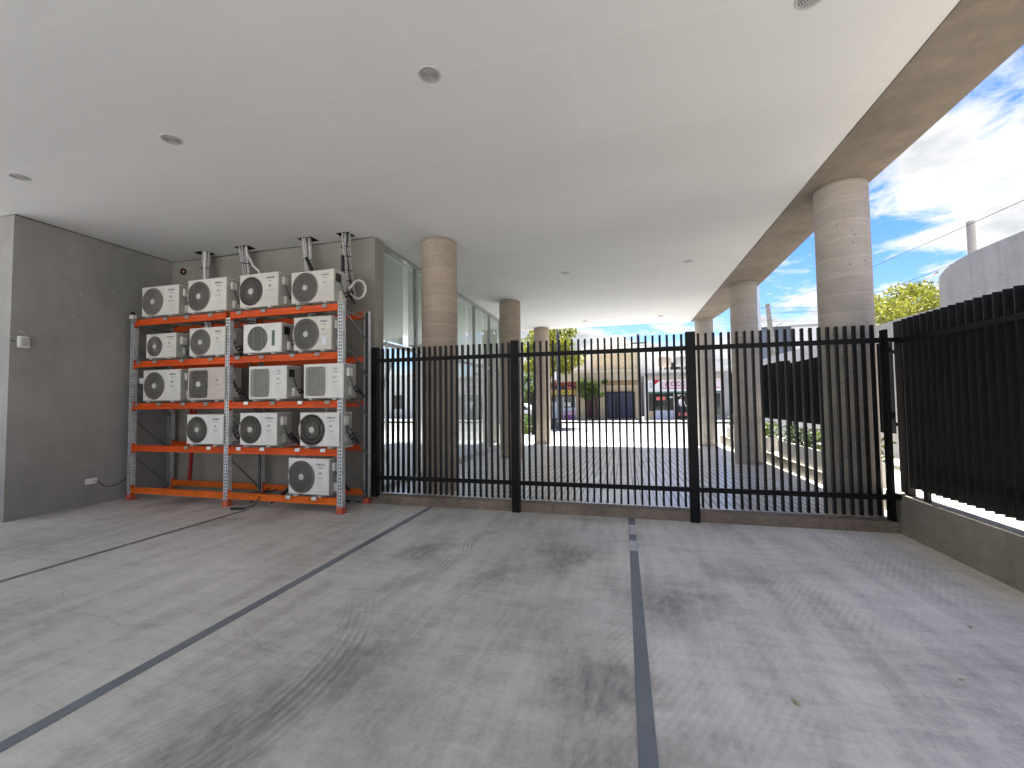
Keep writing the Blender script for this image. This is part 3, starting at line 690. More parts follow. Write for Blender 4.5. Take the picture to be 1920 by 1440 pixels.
# ================================================================== AIR CONDITIONERS
def ac_unit(x0, zb, w, h, kind, case, label, logo=None, mark='2B', d=0.30, paper=False, side='box', inkl='ink_dark', dirty=False, y=None, fr=0.45, fc=0.30, scrib=True, tilt=0.0):
    y = FY-.035 if y is None else y
    t = thing('air_conditioner', label, 'air conditioner', (x0+w/2, y, zb), tilt, 'outdoor air conditioner units on the rack')
    X0, X1 = -w/2, w/2; ft = 0.028; Z0, Z1 = ft, h
    hc = (X0+w*fc+ (0.02 if kind in('mesh', 'slats', 'wire') else 0), (Z0+Z1)/2-.005); r = h*fr
    ch = 0.012
    square = kind in ('mesh', 'wire')
    rw, rh = w*0.255, h*0.415
    if square: hc = (X0+.035+rw, (Z0+Z1)/2)
    def hole(th):
        if square:
            c, s_ = abs(math.cos(th)), abs(math.sin(th)); p = 9
            return 1/((c/rw)**p+(s_/rh)**p)**(1/p)
        return r
    # angles incl. directions of the four corners
    ang = [2*PI*k/44 for k in range(44)]
    for cx, cz in ((X0+ch, Z0+ch), (X1-ch, Z0+ch), (X1-ch, Z1-ch), (X0+ch, Z1-ch)): ang.append(math.atan2(cz-hc[1], cx-hc[0]) % (2*PI))
    ang.sort()
    inn, outp = [], []
    for th in ang:
        c, s_ = math.cos(th), math.sin(th); q = hole(th); inn.append((hc[0]+q*c, hc[1]+q*s_))
        ts = []
        if c > 1e-9: ts.append((X1-ch-hc[0])/c)
        if c < -1e-9: ts.append((X0+ch-hc[0])/c)
        if s_ > 1e-9: ts.append((Z1-ch-hc[1])/s_)
        if s_ < -1e-9: ts.append((Z0+ch-hc[1])/s_)
        tt = min(ts); outp.append((hc[0]+tt*c, hc[1]+tt*s_))
    m = MB(); n = len(ang)
    vs = [(a, 0, b) for a, b in inn]+[(a, 0, b) for a, b in outp]+[(a, .05, b) for a, b in inn]
    fs = [(i, n+i, n+(i+1) % n, (i+1) % n) for i in range(n)]+[(2*n+i, i, (i+1) % n, 2*n+(i+1) % n) for i in range(n)]
    m.add(vs, fs)
    # chamfer ring and body
    a = [(X0+ch, 0, Z0+ch), (X1-ch, 0, Z0+ch), (X1-ch, 0, Z1-ch), (X0+ch, 0, Z1-ch)]; b = [(X0, ch, Z0), (X1, ch, Z0), (X1, ch, Z1), (X0, ch, Z1)]; k = [(X0, d, Z0), (X1, d, Z0), (X1, d, Z1), (X0, d, Z1)]
    m.add(a+b+k, [(i, 4+i, 4+(i+1) % 4, (i+1) % 4) for i in range(4)]+[(4+i, 8+i, 8+(i+1) % 4, 4+(i+1) % 4) for i in (0, 2, 3)]+[(8, 9, 10, 11)])
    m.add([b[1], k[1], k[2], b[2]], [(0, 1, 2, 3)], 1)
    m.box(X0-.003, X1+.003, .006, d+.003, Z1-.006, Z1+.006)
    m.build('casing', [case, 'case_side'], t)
    # coil chamber behind the grille
    q = MB()
    vs = [(p[0], .05, p[1]) for p in inn]+[(p[0], .16, p[1]) for p in inn]
    q.add(vs, [(i, n+i, n+(i+1) % n, (i+1) % n) for i in range(n)]+[tuple(range(n, 2*n))]); q.build('fan_shroud', 'fan_brown' if kind == 'slats' else 'coil', t, fix=False)
    # fan rotor
    if kind != 'mesh':
        q = MB(); R_ = (min(rw, rh) if square else r)*.92
        for kk in range(3):
            a0 = kk*2*PI/3+.4; pts = []
            for u in range(7):
                th = a0+u*.22
                pts.append((th, .10+.035*(u/6)))
            vs = []
            for th, yy in pts: vs += [(hc[0]+.05*math.cos(th), yy, hc[1]+.05*math.sin(th)), (hc[0]+R_*math.cos(th-.25), yy-.02, hc[1]+R_*math.sin(th-.25))]
            q.add(vs, [(2*u, 2*u+1, 2*u+3, 2*u+2) for u in range(6)])
        q.lathe([(.055, .09), (.055, .15)], 16, (hc[0], 0, hc[1]), 'y')
        q.build('fan', 'fan_brown' if kind == 'slats' else 'fan_dark', t)
    # grille
    g = MB(); HR = h*.085
    def ring(rad, wd, y0=-.004, y1=.004, seg=40):
        g.lathe([(rad-wd/2, y1), (rad-wd/2, y0+.001), (rad, y0), (rad+wd/2, y0+.002), (rad+wd/2, y1), (rad-wd/2, y1)], seg, (hc[0], 0, hc[1]), 'y')
    if kind in ('rings', 'swirl', 'radial'):
        ring(r-.005, .012)
    if kind == 'rings':
        nr = 5
        for k in range(nr): ring(HR+.006+(r-HR-.016)*(k+.5)/nr, .0135)
        for k in range(8):
            th = k*PI/4+.2; g.bar((hc[0]+HR*math.cos(th), .004, hc[1]+HR*math.sin(th)), (hc[0]+r*math.cos(th), .004, hc[1]+r*math.sin(th)), .006, .005, (0, 1, 0))
    if kind in ('swirl', 'radial'):
        ns = 40
        for k in range(ns):
            th0 = 2*PI*k/ns; pts = []
            for u in range(6):
                f_ = u/5; rr_ = HR+(r-HR-.006)*f_; th = th0-(0.75*f_**1.2 if kind == 'swirl' else 0.0)
                pts.append((hc[0]+rr_*math.cos(th), 0, hc[1]+rr_*math.sin(th)))
            g.tube(pts, .0034, 4)
        for f_ in (.36, .68): ring(HR+(r-HR)*f_, .006)
    if kind == 'slats':
        ring(r-.004, .008)
        for k in range(13):
            z = -r*.92+k*r*.92/6; hw = math.sqrt(max(0, r*r-z*z))
            g.box(hc[0]-hw, hc[0]+hw, -.004, .001, hc[1]+z-.0035, hc[1]+z+.0035)
        for k in (-.4, .4): g.box(hc[0]+k*r-.002, hc[0]+k*r+.002, .001, .004, hc[1]-r*.9, hc[1]+r*.9)
    if kind == 'mesh':
        nz = 30
        for k in range(nz):
            z = hc[1]-rh+.006+k*(2*rh-.012)/(nz-1); g.box(hc[0]-rw+.002, hc[0]+rw-.002, -.002, .001, z-.0036, z+.0036)
        for k in range(14):
            x = hc[0]-rw+.01+k*(2*rw-.02)/13; g.box(x-.0016, x+.0016, .001, .003, hc[1]-rh+.004, hc[1]+rh-.004)
    if kind == 'wire':
        for k in range(26):
            x = hc[0]-rw+.008+k*(2*rw-.016)/25; g.box(x-.0022, x+.0022, -.002, .001, hc[1]-rh+.006, hc[1]+rh-.006)
        for k in range(7):
            z = hc[1]-rh+.01+k*(2*rh-.02)/6; g.box(hc[0]-rw+.004, hc[0]+rw-.004, .001, .004, z-.003, z+.003)
    go = g.build('fan_grille', {'mesh': 'grille_light', 'slats': 'hub'}.get(kind, 'grille'), t, True)
    if kind in ('rings', 'swirl', 'radial', 'wire'):
        q = MB(); hh = HR*(1 if kind != 'wire' else 1.0); q.lathe([(hh, .006), (hh, -.006), (hh*.85, -.010), (0.0005, -.011)], 20, (hc[0], 0, hc[1]), 'y'); q.build('hub_cap', 'hub', go, True)
    # front panel seams
    q = MB(); px = X0+w*.60
    q.box(px-.0012, px+.0012, -.0012, .0005, Z0+.03, Z1-.02)
    if kind != 'slats':
        q.box(px+.02, X1-.02, -.0012, .0005, Z0+.055, Z0+.057)
        for kk in range(3): q.box(px+.05, X1-.05, -.0012, .0005, Z0+.10+kk*.035, Z0+.102+kk*.035)
    q.build('panel_seam', 'ink_pale', t)
    cx = (px+X1)/2+.005
    if logo:
        q = MB(); add_text(q, logo, h*.075, cx, -.0014, Z1-h*.165, True, 1.0); q.box(cx-.035, cx+.045, -.0012, 0, Z1-h*.235, Z1-h*.222); q.build('logo', inkl, t, fix=False)
    q = MB(); add_text(q, mark, h*.095, cx-.01, -.0014, Z1-h*.40, False, 1.0, .05)
    if scrib:
        rs = random.Random(hash(label) % 1000 if False else len(label)*7); pts = []
        for u in range(15): pts.append((cx-.055+u*.0078, -.0016, Z1-h*.50+rs.uniform(-1, 1)*.009*(1 if u not in (0, 4, 9) else 2)))
        q.tube(pts, .0017, 4)
    q.build('handwriting', 'ink_dark' if inkl == 'ink_dark' else 'ink_blue', t, fix=False)
    if paper:
        q = MB(); q.box(cx-.03, cx+.045, -.002, 0, Z0+.07, Z0+.19); q.build('sticker', 'paper', t)
    if kind == 'slats':
        q = MB(); q.box(cx-.035, cx+.02, -.002, 0, Z0+.10, Z1-.11); q.build('sticker', 'green_label', t)
    # right-hand side: terminal cover, valves, leads
    if side == 'box':
        q = MB(); q.bbox(X1, X1+.045, .07, .17, Z1-.18, Z1-.055, .012); q.build('terminal_cover', case, t)
    else:
        q = MB(); q.bbox(X1, X1+.02, .05, .15, Z1-.17, Z1-.05, .006); q.build('terminal_cover', 'black_rubber', t)
    q = MB(); q.bbox(X1, X1+.05, .11, .24, Z0+.04, Z0+.17, .01); q.build('valve_cover', case if w > .7 else 'case_side', t)
    rs = random.Random(int(x0*100) % 97)
    q = MB()
    z_ = Z1-.18
    q.tube([(X1+.02, .12, z_), (X1+.045, .13, z_-.06), (X1+.06, .15, z_-.15), (X1+.085, .18, z_-.22), (X1+.10, .24, max(z_-.24, .04))], .006, 6)
    q.tube([(X1+.05, .17, Z0+.13), (X1+.10, .18, Z0+.15+rs.uniform(-.02, .04)), (X1+.14, .22, Z0+.10), (X1+.13, .28, Z0+.05)], .014, 7)
    q.tube([(X1+.05, .21, Z0+.09), (X1+.10, .22, Z0+.11), (X1+.15, .26, Z0+.04), (X1+.12, .33, Z0+.02)], .016, 7)
    q.build('cable', 'black_rubber', t, True)
    for sx in (X0+.14, X1-.14):
        q = MB(); q.box(sx-.03, sx+.03, -.018, d+.02, 0.0, ft); q.build('mounting_foot', 'case_side', t)
    return t
S = [
 (-7.94, 3.092, .80, .52, 'rings', 'case_a', 'cream air conditioner at the left end of the top shelf', 'SURREY', '4B', dict(inkl='ink_blue', tilt=R(1))),
 (-6.93, 3.092, .80, .555, 'rings', 'case_a', 'air conditioner second from left on the top shelf, under the leftmost pipe bundle', 'PHILCO', '1A', dict(fr=.44, fc=.29)),
 (-5.86, 3.092, .74, .55, 'swirl', 'case_b', 'top shelf air conditioner with swirled grille, right of the centre upright', 'HISENSE', '2B', dict(fr=.42)),
 (-4.88, 3.092, .76, .50, 'rings', 'case_b', 'top shelf air conditioner with a large ringed fan, at the right end', 'SURREY', '1C', dict(inkl='ink_blue', side='black', fr=.465, fc=.335)),
 (-7.83, 2.372, .66, .43, 'swirl', 'case_a', 'smallest air conditioner, second shelf from the top at the left end', 'COVENTRY', '3B', dict(fr=.40, fc=.30)),
 (-6.88, 2.372, .74, .475, 'rings', 'case_a', 'ringed air conditioner left of the centre upright, second shelf from the top', 'HISENSE', '2A', dict(fc=.32, fr=.455)),
 (-5.78, 2.372, .73, .475, 'slats', 'case_c', 'old air conditioner with slatted brown fan opening and green sticker', None, '1B', dict(side='black', fc=.36, fr=.42, scrib=False)),
 (-4.83, 2.372, .67, .525, 'rings', 'case_b', 'second shelf air conditioner with a pale paper sticker and large ringed fan', 'SURREY', '3A', dict(inkl='ink_blue', paper=True, fc=.335, fr=.455)),
 (-7.88, 1.652, .82, .54, 'rings', 'case_a', 'middle shelf air conditioner with ringed fan at the left end', 'SANYO', '4A', dict(fc=.31, fr=.43)),
 (-6.90, 1.652, .77, .545, 'wire', 'case_d', 'beige air conditioner with square grille and round white hub, middle shelf', None, '5B', dict(fc=.3)),
 (-5.66, 1.652, .71, .53, 'mesh', 'case_c', 'middle shelf air conditioner with square mesh grille, right of the centre upright', 'LG', '4C', dict(side='black')),
 (-4.64, 1.652, .69, .53, 'mesh', 'case_c', 'middle shelf air conditioner with square mesh grille, at the right end', 'LG', '2C', dict()),
 (-6.90, 0.942, .75, .50, 'swirl', 'case_c', 'swirl grille air conditioner left of the centre upright, second shelf from the floor', 'ALASKA', '1E', dict(fc=.29, fr=.43)),
 (-5.82, 0.942, .70, .52, 'swirl', 'case_c', 'swirl grille air conditioner right of the centre upright, second shelf from the floor', 'ALASKA', '1D', dict(fc=.29, fr=.42)),
 (-4.70, 0.942, .68, .52, 'radial', 'case_c', 'air conditioner with straight spoked grille, second shelf from the floor at right', 'PHILCO', '2A', dict(fc=.31, fr=.455)),
 (-4.90, 0.232, .71, .55, 'rings', 'case_c', 'lone air conditioner on the lowest shelf of the rack', 'PHILCO', '5A', dict(fc=.33, fr=.44)),
]
for x0, zb, w_, h_, kd, cs, lb, lg, mk, kw in S: ac_unit(x0, zb, w_, h_, kd, cs, lb, lg, mk, **kw)

# ================================================================== PIPES AND CABLES
def pipe_bundle(hx, ex, zend, n, label, extra=(), seed=1):
    rs = random.Random(seed); t = thing('pipe_bundle', label, 'pipes', (hx, 5.95, H+.05), 0, 'insulated pipe bundles dropping from the ceiling')
    for k in range(n+3):
        ox, oy = rs.uniform(-.095, .095), rs.uniform(-.06, .06); L = H+.05-zend
        pts = []
        for u in range(9):
            f_ = u/8; pts.append((ox*(1-.5*math.sin(PI*f_))+(ex-hx)*f_+rs.uniform(-.008, .008), oy*(1-.3*f_)+rs.uniform(-.006, .006), -L*f_))
        q = MB(); rad = rs.choice((.014, .018, .022)) if k != 4 else .009; q.tube(pts, [rad*(1+.12*math.sin(u*2.3)) for u in range(9)], 8); q.build('pipe', ('pipe_tape', 'pipe_white', 'pipe_tape', 'case_side', 'black_rubber')[k % 5] if k < 5 else 'pipe_tape', t, True)
    for f_ in (.22, .37, .58, .74, .90):
        z = -(H+.05-zend)*f_; q = MB(); q.tube([((ex-hx)*f_+.075*math.cos(a*PI/6), .055*math.sin(a*PI/6), z+.012*math.sin(a)) for a in range(12)], .007, 6, True); q.build('tie', 'black_rubber', t)
    for pts, r_, m_ in extra:
        q = MB(); q.tube([(p[0]-hx, p[1]-5.95, p[2]-H-.05) for p in pts], r_, 8); q.build('pipe', m_, t, True)
    return t
pipe_bundle(-7.38, -7.30, 2.9, 6, 'leftmost pipe bundle dropping through the ceiling hole above the rack', seed=3)
pipe_bundle(-6.50, -6.25, 2.9, 7, 'pipe bundle with one pipe bent off to the right, second ceiling hole from left',
    [([(-6.42, 5.93, H+.05), (-6.36, 5.9, 4.25), (-6.12, 5.8, 3.98), (-5.92, 5.72, 3.85), (-5.82, 5.66, 3.72), (-5.80, 5.64, 3.66)], .018, 'pipe_white')], seed=5)
pipe_bundle(-5.18, -4.98, 2.6, 5, 'pipe bundle with thick black section, third ceiling hole from left',
    [([(-5.12, 5.9, 4.05), (-5.02, 5.88, 3.9), (-4.97, 5.88, 3.76), (-4.98, 5.86, 3.6)], .028, 'black_rubber')], seed=8)
pipe_bundle(-4.42, -4.30, 3.3, 5, 'rightmost pipe bundle with black cables knotted at its foot',
    [([(-4.38, 5.85, 4.0), (-4.37, 5.85, 3.85), (-4.38, 5.85, 3.75)], .026, 'black_rubber'),
     ([(-4.30, 5.8, 3.36), (-4.42, 5.7, 3.20), (-4.35, 5.62, 3.12), (-4.22, 5.62, 3.16), (-4.18, 5.66, 3.30), (-4.28, 5.7, 3.42)], .016, 'black_rubber'),
     ([(-4.36, 5.8, 3.42), (-4.30, 5.66, 3.24), (-4.24, 5.6, 3.10), (-4.14, 5.6, 3.12), (-4.12, 5.64, 3.30)], .014, 'black_rubber')], seed=11)
q = MB(); pts = [(-4.16, 5.72, 3.40)]
for a in range(9):
    th = R(120-a*34); pts.append((-4.085+.135*math.cos(th), 5.85, 3.42+.15*math.sin(th)))
pts.append((-4.28, 5.75, 3.24))
q.tube(pts, .020, 10); tag(q.build('hose', 'pipe_white', None, True), 'white hose looped in the air above the right end of the rack', 'hose')
# sloping grey pipe and loose cable in the lower right bay
q = MB(); q.tube([(-4.62, 5.80, 1.55), (-4.66, 5.78, 1.02), (-4.80, 5.74, .80), (-5.02, 5.66, .48), (-5.10, 5.62, .38)], .020, 8)
q2 = MB(); q2.tube([(-5.10, 5.62, .38), (-5.17, 5.6, .26), (-5.30, 5.58, .14), (-5.44, 5.55, .05)], .026, 8)
t = thing('drain_pipe', 'grey sloping pipe ending in black insulation in the empty lower bay', 'pipe', (-5.1, 5.62, 0)); 
o = q.build('pipe', 'pipe_tape', t, True, (5.1, -5.62, 0)); o = q2.build('insulation', 'black_rubber', t, True, (5.1, -5.62, 0))
q = MB(); q.tube([(-5.55, 5.62, .25), (-5.50, 5.5, .24), (-5.44, 5.36, .22), (-5.46, 5.31, .14), (-5.52, 5.29, .05), (-5.66, 5.25, .012), (-5.78, 5.22, .012)], .008, 6)
q.tube([(-5.9, 5.6, .02), (-5.6, 5.6, .18), (-5.4, 5.62, .24)], .014, 6)
q.tube([(-5.66, 5.25, .014), (-5.78, 5.20, .016), (-5.84, 5.19, .016)], .02, 6)
tag(q.build('loose_cable', 'black_rubber', None, True), 'loose black cable hanging over the lowest rack beam to the floor', 'cable')
# drips under the rack
# plaster scuffs on the side wall
rs = random.Random(77)
q = MB()
for (y_, z_, r_) in [(4.54, 3.51, 0.012), (4.71, 3.40, 0.022), (4.63, 3.02, 0.015), (4.53, 2.89, 0.013), (4.67, 3.53, 0.010), (4.45, 3.18, 0.007), (4.78, 3.34, 0.007), (4.62, 3.31, 0.006), (4.38, 3.42, 0.006), (4.73, 2.64, 0.008)]:
    n_ = 9; pr = [(y_+r_*(.5+rs.random())*math.cos(2*PI*k/n_), z_+r_*.7*(.5+rs.random())*math.sin(2*PI*k/n_)) for k in range(n_)]
    q.prism(pr, -8.401, -8.3985, 'yz')
q.build('plaster_patch', 'lamp_ring', bld)
# wall fittings
t = thing('wall_light', 'small round white wall fitting high on the dark side wall', 'wall fitting', (-8.40, 4.06, 2.54))
q = MB(); q.bbox(0, .05, -.065, .065, -.085, .085, .02); q.build('body', 'white_plastic', t)
q = MB(); q.bbox(.05, .075, -.045, .045, -.06, .06, .01); q.build('cover', 'lamp_ring', t)
q = MB(); q.tube([(-.002, -.07, .0), (.006, -.10, .01), (.006, -.128, .005)], .006, 6); q.build('cable', 'wire', t)
t = thing('wall_outlet', 'white socket low on the dark side wall with a black lead', 'socket', (-8.40, 4.92, .39))
q = MB(); q.bbox(0, .02, -.08, .08, -.045, .045, .006); q.build('plate', 'white_plastic', t)
q = MB(); q.bbox(.02, .05, 0, .055, -.022, .022, .006); q.build('plug', 'white_plastic', t)
q = MB(); q.tube([(.045, .03, 0), (.06, .08, -.03), (.06, .14, -.10), (.07, .22, -.125), (.09, .32, -.11), (.12, .40, -.05), (.15, .45, 0.02)], .007, 6); q.build('cable', 'black_rubber', t, True)
t = thing('pipe_stub', 'dark red round pipe opening high on the back wall by the corner', 'pipe', (-8.12, 6.14, 4.16))
q = MB(); q.lathe([(.062, 0), (.062, -.03), (.05, -.03), (.05, -.002), (.001, -.002)], 20, (0, 0, 0), 'y'); q.build('collar', 'rust_pipe', t)
q = MB(); q.lathe([(.02, -.002), (.02, -.028), (.001, -.03)], 12, (.015, 0, -.005), 'y'); q.build('inner_pipe', 'pipe_tape', t)
t = thing('junction_box', 'small white box with black cap on the left upright top', 'box', (-8.19, 5.30, 3.10))
q = MB(); q.bbox(-.045, .045, 0, .07, 0, .07, .012); q.build('body', 'white_plastic', t)
q = MB(); q.bbox(-.025, .025, .01, .05, .07, .12, .012); q.build('cap', 'black_rubber', t)
t = thing('junction_box', 'small white box clipped to the left upright beside the middle shelf', 'box', (-8.14, 5.42, 1.98))
q = MB(); q.bbox(0, .09, 0, .06, 0, .10, .012); q.build('body', 'white_plastic', t)
q = MB(); q.tube([(.09, .03, .05), (.2, .1, .045), (.30, .3, .05)], .008, 6); q.build('conduit', 'galv', t)

# ================================================================== FENCE
fence = thing('bar_fence', 'black vertical bar fence standing on the kerb across the parking', 'fence', (0, 6.05, 0))
F0, F1 = -3.89, 3.00
PC = [(-3.86, .10, .12), (-1.545, .115, 0.0), (0.855, .115, 0.0), (3.005, .038, .15)]
for x, wd, z0 in PC:
    q = MB(); q.bbox(x-wd/2, x+wd/2, -.105, .0, z0, 2.49 if wd > .06 else 2.40, .004); q.build('post', 'black_metal', fence)
for a, b in ((PC[0][0]+.05, PC[1][0]-.058), (PC[1][0]+.058, PC[2][0]-.058), (PC[2][0]+.058, PC[3][0]-.028)):
    for z in (2.275, .42):
        q = MB(); q.box(a, b, -.082, -.045, z-.03, z+.03); q.build('rail', 'black_metal', fence)
bar_me = None
def fbar(x):
    global bar_me
    if bar_me is None:
        q = MB(); q.box(-.013, .013, -.0445, .008, .185, 2.47); bar_me = q.mesh('bar', 'black_metal')
    place(bar_me, 'bar', fence, (x, 0, 0))
for a, b, n in ((-3.80, -1.60, 24), (-1.487, .797, 25), (.913, 2.95, 22)):
    for k in range(n): fbar(a+(b-a)*(k+.5)/n)
q = MB(); q.bbox(2.955, 3.17, -.09, -.03, .40, .46, .004); q.bbox(2.985, 3.17, -.085, -.03, 2.25, 2.30, .004); q.build('hinge_arm', 'black_metal', fence)
q = MB(); q.box(3.037, 3.07, -.08, -.03, 1.34, 1.42); q.box(3.037, 3.06, -.08, -.03, 2.12, 2.18); q.build('latch', 'black_metal', fence)
# kerb under the fence
q = MB(); q.bbox(-3.93, 3.085, 6.0, 6.20, -.1, .13, .008); struct('fence_kerb', q, 'kerb')

# low concrete wall on the right
q = MB(); q.bbox(3.09, 3.26, 3.3, 6.28, -.05, .45, .006); tag(q.build('low_wall', 'low_wall'), 'low concrete wall with damp stains running beside the right hand bay', 'wall')
# louvre fence on it
lf_ = thing('louvre_fence', 'tall black louvre fence on the low wall, nearest the camera', 'fence', (3.17, 0, 0))
q = MB(); q.box(-.012, .03, 6.002, 6.10, .47, 2.50); q.build('end_panel', 'louvre_black', lf_)
q = MB(); q.bbox(-.03, .045, 5.93, 6.0, .45, 2.49, .004); q.build('post', 'louvre_black', lf_)
blade = None
y = 5.86; k = 0
while y > 3.45:
    if blade is None:
        q = MB(); q.box(-.05, .05, -.009, .009, .56, 2.50); blade = q.mesh('blade', 'louvre_black')
    place(blade, 'blade', lf_, (0, y, 0), R(-14)); y -= .105
for z in (2.24, .72):
    q = MB(); q.box(.055, .085, 3.4, 5.95, z-.03, z+.03); q.build('rail', 'louvre_black', lf_)
q = MB(); q.box(-.075, -.055, 3.4, 5.93, 2.215, 2.265); q.build('rail', 'louvre_black', lf_)
for yy in (5.66, 3.5):
    q = MB(); q.box(-.02, .02, yy-.03, yy+.03, .45, .56); q.build('leg', 'louvre_black', lf_)

# patio edge: concrete kerb wall, planters, far louvres
q = MB(); q.bbox(3.285, 3.44, 6.32, 16.7, -.05, .30, .006); tag(q.build('patio_wall', 'low_wall'), 'low grey concrete footing along the right side of the patio', 'wall')
def bush_mb(n, bx, by, z0, zh, seed, size=(.05, .10)):
    rs = random.Random(seed); q = MB()
    for _ in range(n):
        c = Vector((rs.uniform(*bx), rs.uniform(*by), z0+zh*rs.random()**1.3)); leafq(q, c, rs, rs.uniform(*size))
    return q
def leafq(q, c, rs, sz):
    d = Vector((rs.gauss(0, 1), rs.gauss(0, 1), rs.gauss(0, .8))).normalized(); e = d.orthogonal().normalized(); e = (Matrix.Rotation(rs.uniform(0, 2*PI), 3, d) @ e); f_ = d.cross(e)
    q.add([c-e*sz*.5, c+f_*sz*.28, c+e*sz*.5, c-f_*sz*.28], [(0, 1, 2, 3)])
for i, (y0, y1, lb) in enumerate([(7.2, 9.0, 'pale stone planter full of green plants behind the nearest right column'), (9.06, 10.9, 'pale stone planter with leafy plants under the black louvres'), (11.6, 13.6, 'stone planter with plants beyond the second right column'), (13.66, 15.9, 'farthest stone planter with low green plants')]):
    t = thing('planter', lb, 'planter', (3.45, (y0+y1)/2, .30), 0, 'stone planters along the patio edge'); L = y1-y0
    q = MB(); nsl = 5
    for k in range(nsl):
        a = -L/2+k*L/nsl; q.bbox(-.10, -.06, a+.008, a+L/nsl-.008, -.02 if False else 0.001, .35, .006)
    q.box(.16, .20, -L/2, L/2, 0.001, .33); q.box(-.06, .16, -L/2, -L/2+.03, 0.001, .34); q.box(-.06, .16, L/2-.03, L/2, 0.001, .34)
    q.build('box', 'stone_slab', t)
    q = MB(); q.box(-.06, .16, -L/2+.031, L/2-.031, 0.001, .29); q.build('soil', 'soil', t)
    q = bush_mb(900, (-.10, .26), (-L/2+.05, L/2-.05), .27, .42, 20+i); q.build('foliage', 'leaf_dark' if i % 2 else 'leaf_green', t, fix=False)
    rs = random.Random(i+50); q = MB()
    for _ in range(26):
        a = Vector((rs.uniform(-.03, .12), rs.uniform(-L/2+.06, L/2-.06), .28)); q.tube([a, a+Vector((rs.uniform(-.06, .06), rs.uniform(-.08, .08), .35))], .004, 4)
    q.build('stems', 'leaf_dark', t)
for i, (y0, y1, lb) in enumerate([(7.25, 11.3, 'black louvre screen beyond the fence, behind the nearest right column'), (11.5, 13.9, 'black louvre screen hidden partly by the second right column'), (14.3, 16.9, 'farthest black louvre screen next to the last right column')]):
    t = thing('louvre_screen', lb, 'fence', (3.72, (y0+y1)/2, 0), 0, 'black louvre screens along the patio'); L = y1-y0; z1_ = 2.40 if i == 0 else 2.50
    yy = -L/2+.08
    bm_ = MB(); bm_.box(-.05, .05, -.009, .009, 1.07, z1_); bme = bm_.mesh('blade', 'louvre_black')
    while yy < L/2-.03: place(bme, 'blade', t, (0, yy, 0), R(-14)); yy += .105
    for z in (1.2, z1_-.15):
        q = MB(); q.box(.05, .08, -L/2, L/2, z-.025, z+.025); q.build('rail', 'louvre_black', t)
    for yy in (-L/2+.03, L/2-.03):
        q = MB(); q.bbox(.085, .145, yy-.03, yy+.03, 0.0, z1_, .004); q.build('post', 'louvre_black', t)

# ================================================================== BOUNDARY WALL ON THE RIGHT
prof = [(-8, -.1), (-8, 4.34), (8.8, 4.30), (9.8, 4.31), (10.25, 4.27), (10.55, 4.20), (10.74, 4.08), (10.75, 3.46), (24, 3.46), (24, -.1)]
q = MB(); q.prism(prof, 6.4, 6.62, 'yz'); wall_o = tag(q.build('boundary_wall', 'boundary'), 'tall grey rendered boundary wall stepping up towards the right', 'wall')
q = MB(); q.tube([(6.3, 10.62, 4.16), (6.4, 10.85, 4.17), (6.5, 11.25, 4.2)], .028, 8); tag(q.build('waste_pipe', 'pipe_tape', None, True), 'short grey pipe poking out at the step of the boundary wall', 'pipe')
q = MB(); q.tube([(7.3, 11.2, 0), (7.28, 11.2, 5.35)], [.09, .07], 12); tag(q.build('concrete_post', 'pole_conc', None, True), 'short blunt concrete post rising behind the boundary wall', 'post')

# ================================================================== TREES
def tree(name, label, loc, trunk_h, crown, n, lm, seed, cat='tree', leaf=(.12, .24), trunk_r=.12, group=None, clumps=26, boxy=False):
    rs = random.Random(seed); t = thing(name, label, cat, loc, 0, group)
    (cx, cy, cz), (rx, ry, rz) = crown
    q = MB(); q.tube([(0, 0, 0), (.05, .02, trunk_h*.5), (0, 0, trunk_h), (cx*.5, cy*.5, cz+rz*.2)], [trunk_r, trunk_r*.85, trunk_r*.7, trunk_r*.25], 10)
    cl = []
    for k in range(clumps):
        while True:
            v = Vector((rs.uniform(-1, 1), rs.uniform(-1, 1), rs.uniform(-1, 1)))
            if boxy or v.length < 1: break
        if not boxy: v = v*(.55+.45*v.length)/max(v.length, .2)*min(1, v.length+.35)
        c = Vector((cx+v.x*rx*.85, cy+v.y*ry*.85, cz+v.z*rz*.85)); cl.append((c, rs.uniform(.26, .48)))
        if k % 2 == 0: a = Vector((0, 0, trunk_h*rs.uniform(.8, 1.05))); mid = (a+c)/2+Vector((0, 0, .12)); q.tube([a, mid, c], [trunk_r*.35, trunk_r*.22, trunk_r*.08], 6)
    q.build('trunk', 'bark', t, True)
    m = MB()
    for _ in range(n):
        c, r_ = rs.choice(cl); d = Vector((rs.gauss(0, 1), rs.gauss(0, 1), rs.gauss(0, 1))).normalized()*(rs.random()**.45)
        p = c+Vector((d.x*rx*r_, d.y*ry*r_, d.z*rz*r_*.8)); leafq(m, p, rs, rs.uniform(*leaf))
    m.build('crown', lm, t, fix=False); return t
tree('street_tree', 'yellow green street tree behind the farthest left column', (-4.35, 25.2, 0), 2.4, ((.0, 0, 4.75), (2.0, 1.7, 1.7)), 11000, 'leaf_yellow', 4, clumps=30)
tree('tree', 'broad yellow green tree rising behind the boundary wall', (12.2, 22.0, 0), 3.0, ((0, 0, 4.8), (2.6, 2.2, 1.75)), 13000, 'leaf_yellow', 9, clumps=44, leaf=(.10, .2))
tree('clipped_tree', 'clipped green tree in front of the cream house garage', (-2.2, 32.2, .13), 1.7, ((0, 0, 2.30), (1.0, .5, .72)), 7000, 'leaf_green', 12, leaf=(.10, .18), trunk_r=.07, boxy=True, clumps=22)
